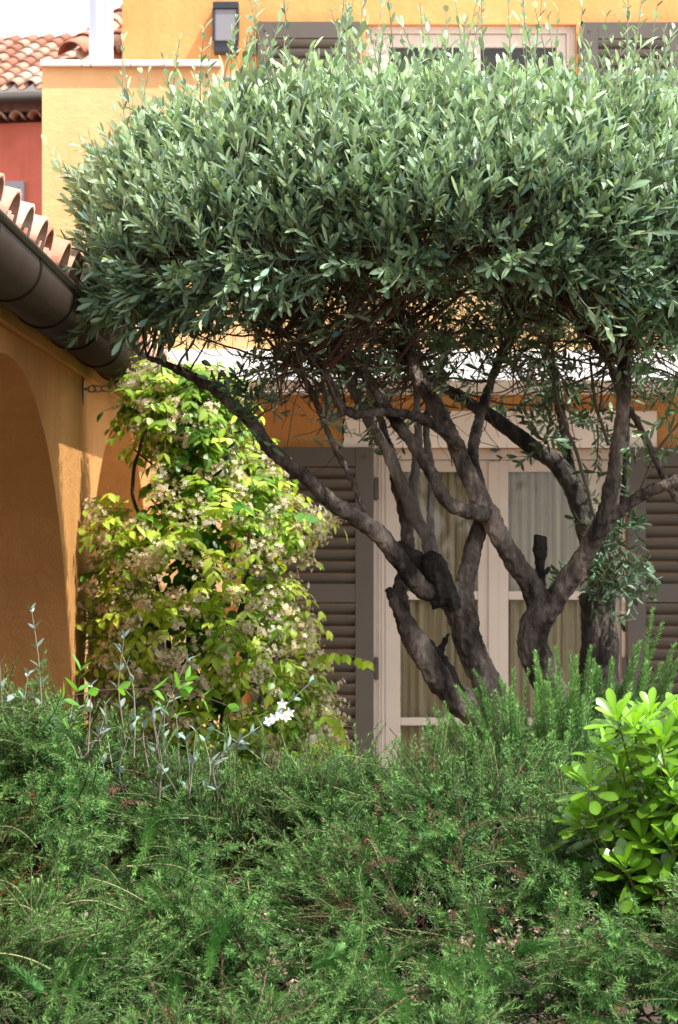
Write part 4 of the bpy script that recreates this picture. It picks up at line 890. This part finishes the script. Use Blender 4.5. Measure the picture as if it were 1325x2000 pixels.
# dead flower heads
g = G(); n = 90; cen = np.array([[P(a, b_, 5.9)[0], P(a, b_, 5.9)[1]] for a, b_ in ((560, 1750), (640, 1720), (800, 1800), (880, 1760), (1180, 1720), (730, 1780), (980, 1660), (1050, 1830))])
c2 = cen[rng.integers(0, len(cen), n)] + rng.normal(size=(n, 2)) * np.array([.07, .05]); z = hsurf(c2[:, 0], c2[:, 1]) + .02
c3 = np.column_stack([c2, z]); c3 = np.repeat(c3, 9, 0) + rng.normal(size=(n * 9, 3)) * .007
leaves(g, c3, rv(len(c3)), rv(len(c3)), .010, .0035, vary((.38, .24, .19), len(c3), .2), BROAD, .3)
tag(g.build('dry_flower_debris', M['petal'], None), 'dry pinkish brown flower remains scattered on the rosemary', 'dry flowers', kind='stuff')

# ------------------------------------------------------------------ pittosporum
ZQ = 6.2
pit = tag(empty('pittosporum_bush', tuple(P(1300, 1700, ZQ) * [1, 1, 0])), 'glossy bright green broadleaf bush with leaves in whorls beside the rosemary', 'shrub')
gl_ = G(); gs = G()
C0 = P(1345, 1700, ZQ + .05); tipsP = [(1130, 1600), (1150, 1530), (1190, 1460), (1205, 1400), (1215, 1500), (1240, 1420), (1290, 1450), (1285, 1580), (1180, 1600), (1220, 1690), (1310, 1510), (1270, 1390), (1325, 1400), (1200, 1560), (1255, 1640), (1180, 1720), (1310, 1640), (1240, 1760), (1150, 1585), (1330, 1560), (1300, 1740), (1270, 1530), (1280, 1820)]
tips = [P(a, b_, ZQ - .12 + random.uniform(-.06, .1)) for a, b_ in tipsP]
dd = rv(230); dd[:, 1] = dd[:, 1] * 1; extra = C0 + np.array([.06, .05, .0]) + dd * np.array([.28, .28, .40]) * rng.uniform(.6, 1, (230, 1))
tips = np.concatenate([np.array(tips), extra]); n = len(tips)
D = nrm(tips - (C0 + np.array([0, 0.05, -.35]))); D = nrm(D + np.array([0, -.2, .35]) + .15 * rv(n))
root = C0 + np.array([.08, .12, -.35]) + rng.normal(size=(n, 3)) * .05
t = np.linspace(0, 1, 8)[None, :, None]; stem = root[:, None] * (1 - t) + (tips - D * .04)[:, None] * t; stem[:, -1] = tips
tubes(gs, stem, np.linspace(.007, .0022, 8)[None].repeat(n, 0), 5, vary((.17, .16, .07), n))
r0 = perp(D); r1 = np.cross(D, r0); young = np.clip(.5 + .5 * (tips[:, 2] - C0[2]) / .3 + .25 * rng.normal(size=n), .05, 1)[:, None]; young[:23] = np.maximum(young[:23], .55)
K = 15
for k in range(K):
    ph = k * 2.4; t = k / (K - 1); a = r0 * math.cos(ph) + r1 * math.sin(ph)
    ang = (1.35 - 1.0 * t) + .15 * rng.normal(size=(n, 1)); Dl = np.cos(ang) * D + np.sin(ang) * a + .08 * rv(n); Nl = np.sin(ang) * D - np.cos(ang) * a
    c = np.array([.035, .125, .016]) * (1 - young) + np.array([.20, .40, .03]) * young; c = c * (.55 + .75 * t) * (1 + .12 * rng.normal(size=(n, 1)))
    leaves(gl_, tips - D * (.05 * (1 - t)), Dl, Nl, rng.uniform(.075, .118, n) * (1.05 - .45 * t), rng.uniform(.012, .018, n) * (1.05 - .35 * t), np.clip(c, .01, .8), OBOV, .18)
tubes(gs, np.linspace(0, 1, 5)[None, :, None] * (C0 + np.array([.08, .12, -.33]) - np.array([C0[0] + .08, C0[1] + .12, 0])) + np.array([C0[0] + .08, C0[1] + .12, 0]), np.full((1, 5), .022), 9, (.12, .09, .05))
localise(gl_, pit).build('foliage', M['pitt'], pit, True); localise(gs, pit).build('stems', M['twig'], pit, True)

# ------------------------------------------------------------------ silver leaved shrub
def paired(name, label, cat, stems, Z, lr, wr, col, mat, stemcol, sr, pairs, tips_white=False, droop=0.0, spread=.9):
    e = tag(empty(name, tuple(P(stems[0][0][0], 1700, Z) * [1, 1, 0])), label, cat)
    gl_ = G(); gs = G()
    for s_i, s in enumerate(stems):
        zz = Z + rng.uniform(-.12, .12); q = catmull([P(a, b_, zz) for a, b_ in s], 14)[None]
        tubes(gs, q, np.linspace(sr, sr * .45, 14)[None], 5, vary(stemcol, 1))
        Ls = np.linalg.norm(np.diff(q[0], axis=0), axis=1).sum(); K = max(3, int(Ls * pairs)); pos, T = along(q, np.linspace(.12, 1, K)); a0 = nrm(np.array([[1, rng.normal() * .6, .2]]))
        for k in range(K):
            Tk = T[:, k]; a = a0 if k % 2 == 0 else np.cross(Tk, a0) + .35 * a0; a = nrm(a - (a * Tk).sum() * Tk)
            for s2 in (-1, 1):
                ang = rng.uniform(.75, 1.25) * spread * (1 - .35 * (k / K)); rr_ = a * s2 + .2 * rv(1)
                Dl = math.cos(ang) * Tk + math.sin(ang) * rr_ + np.array([0, 0, droop]); Nl = math.sin(ang) * Tk - math.cos(ang) * rr_
                sc_ = 1 - .45 * (k / K) ** 2; leaves(gl_, pos[:, k], Dl, Nl, rng.uniform(*lr) * sc_, rng.uniform(*wr) * sc_, vary(col, 1, .15), BROAD, .12)
    localise(gl_, e).build('foliage', mat, e, True); localise(gs, e).build('stems', M['twig'], e, True)
    return e
st = [[(85, 1480), (82, 1390), (76, 1290), (62, 1192)], [(38, 1480), (44, 1400), (55, 1318)], [(10, 1500), (6, 1400), (0, 1300)], [(60, 1440), (25, 1370), (-8, 1325)], [(172, 1470), (176, 1400), (178, 1340)],
      [(262, 1480), (264, 1400), (258, 1330), (235, 1270)], [(245, 1450), (232, 1340), (243, 1245)], [(300, 1500), (312, 1420), (330, 1370), (365, 1290)], [(150, 1500), (190, 1440), (205, 1400)], [(350, 1520), (348, 1450), (345, 1400)],
      [(220, 1500), (210, 1440), (205, 1380)], [(290, 1500), (280, 1430), (300, 1390)], [(120, 1480), (130, 1420), (150, 1385)], [(330, 1500), (320, 1450), (322, 1395)], [(20, 1500), (18, 1440), (28, 1395)], [(-20, 1480), (-15, 1400), (10, 1370)], [(95, 1470), (105, 1420), (112, 1380)]]
st += [[(x_, 1560), (x_ + rng.uniform(-15, 15), 1500), (x_ + rng.uniform(-35, 35), 1400 + rng.uniform(-5, 60))] for x_ in rng.uniform(0, 430, 9)]
sil = paired('silver_shrub', 'thin stemmed shrub with silvery blue paired leaves before the arcade pier', 'shrub', st, 6.75, (.032, .052), (.007, .0105), (.19, .26, .215), M['silver'], (.25, .23, .18), .0026, 22)
sil2 = paired('silver_shrub', 'leaning silvery stem with white blossoms before the jasmine', 'shrub', [[(400, 1560), (440, 1470), (490, 1432), (540, 1395), (605, 1335)], [(600, 1560), (540, 1510), (480, 1460), (420, 1425)]], 6.9, (.034, .055), (.008, .012), (.19, .26, .215), M['silver'], (.25, .23, .18), .0024, 20)
g = G()
for (a, b_) in ((535, 1402), (548, 1396), (560, 1400), (552, 1375), (525, 1408), (566, 1392)):
    for j in range(5):
        an = 2 * math.pi * j / 5 + a; leaves(g, P(a, b_, 6.85)[None], np.array([[math.cos(an), -.5, math.sin(an)]]), np.array([[0, -1, .1]]), .016, .0045, np.array([[.88, .88, .85]]), BROAD, .2)
localise(g, sil2).build('blossom', M['petal'], sil2)
g = G()
for (a, b_) in ((62, 1190), (178, 1338), (345, 1398), (368, 1288), (240, 1243), (55, 1316)):
    g = G()
    for j in range(3): leaves(g, P(a, b_ + 5, 6.75)[None], rv(1) + np.array([[0, 0, 1.2]]), rv(1), .014, .004, np.array([[.42, .48, .44]]), BROAD, .1)
    localise(g, sil).build('tip_bud', M['silver'], sil)
paired('honeysuckle_shoot', 'dark wiry shoot with bright green paired leaves trailing among the silver stems', 'climbing plant',
       [[(60, 1400), (110, 1370), (200, 1348), (320, 1348), (400, 1362), (500, 1400)], [(130, 1450), (150, 1360), (158, 1310)], [(330, 1420), (345, 1350), (362, 1330)]], 6.6, (.05, .075), (.010, .015), (.16, .36, .06), M['jasmine'], (.10, .06, .05), .002, 15, droop=.1)
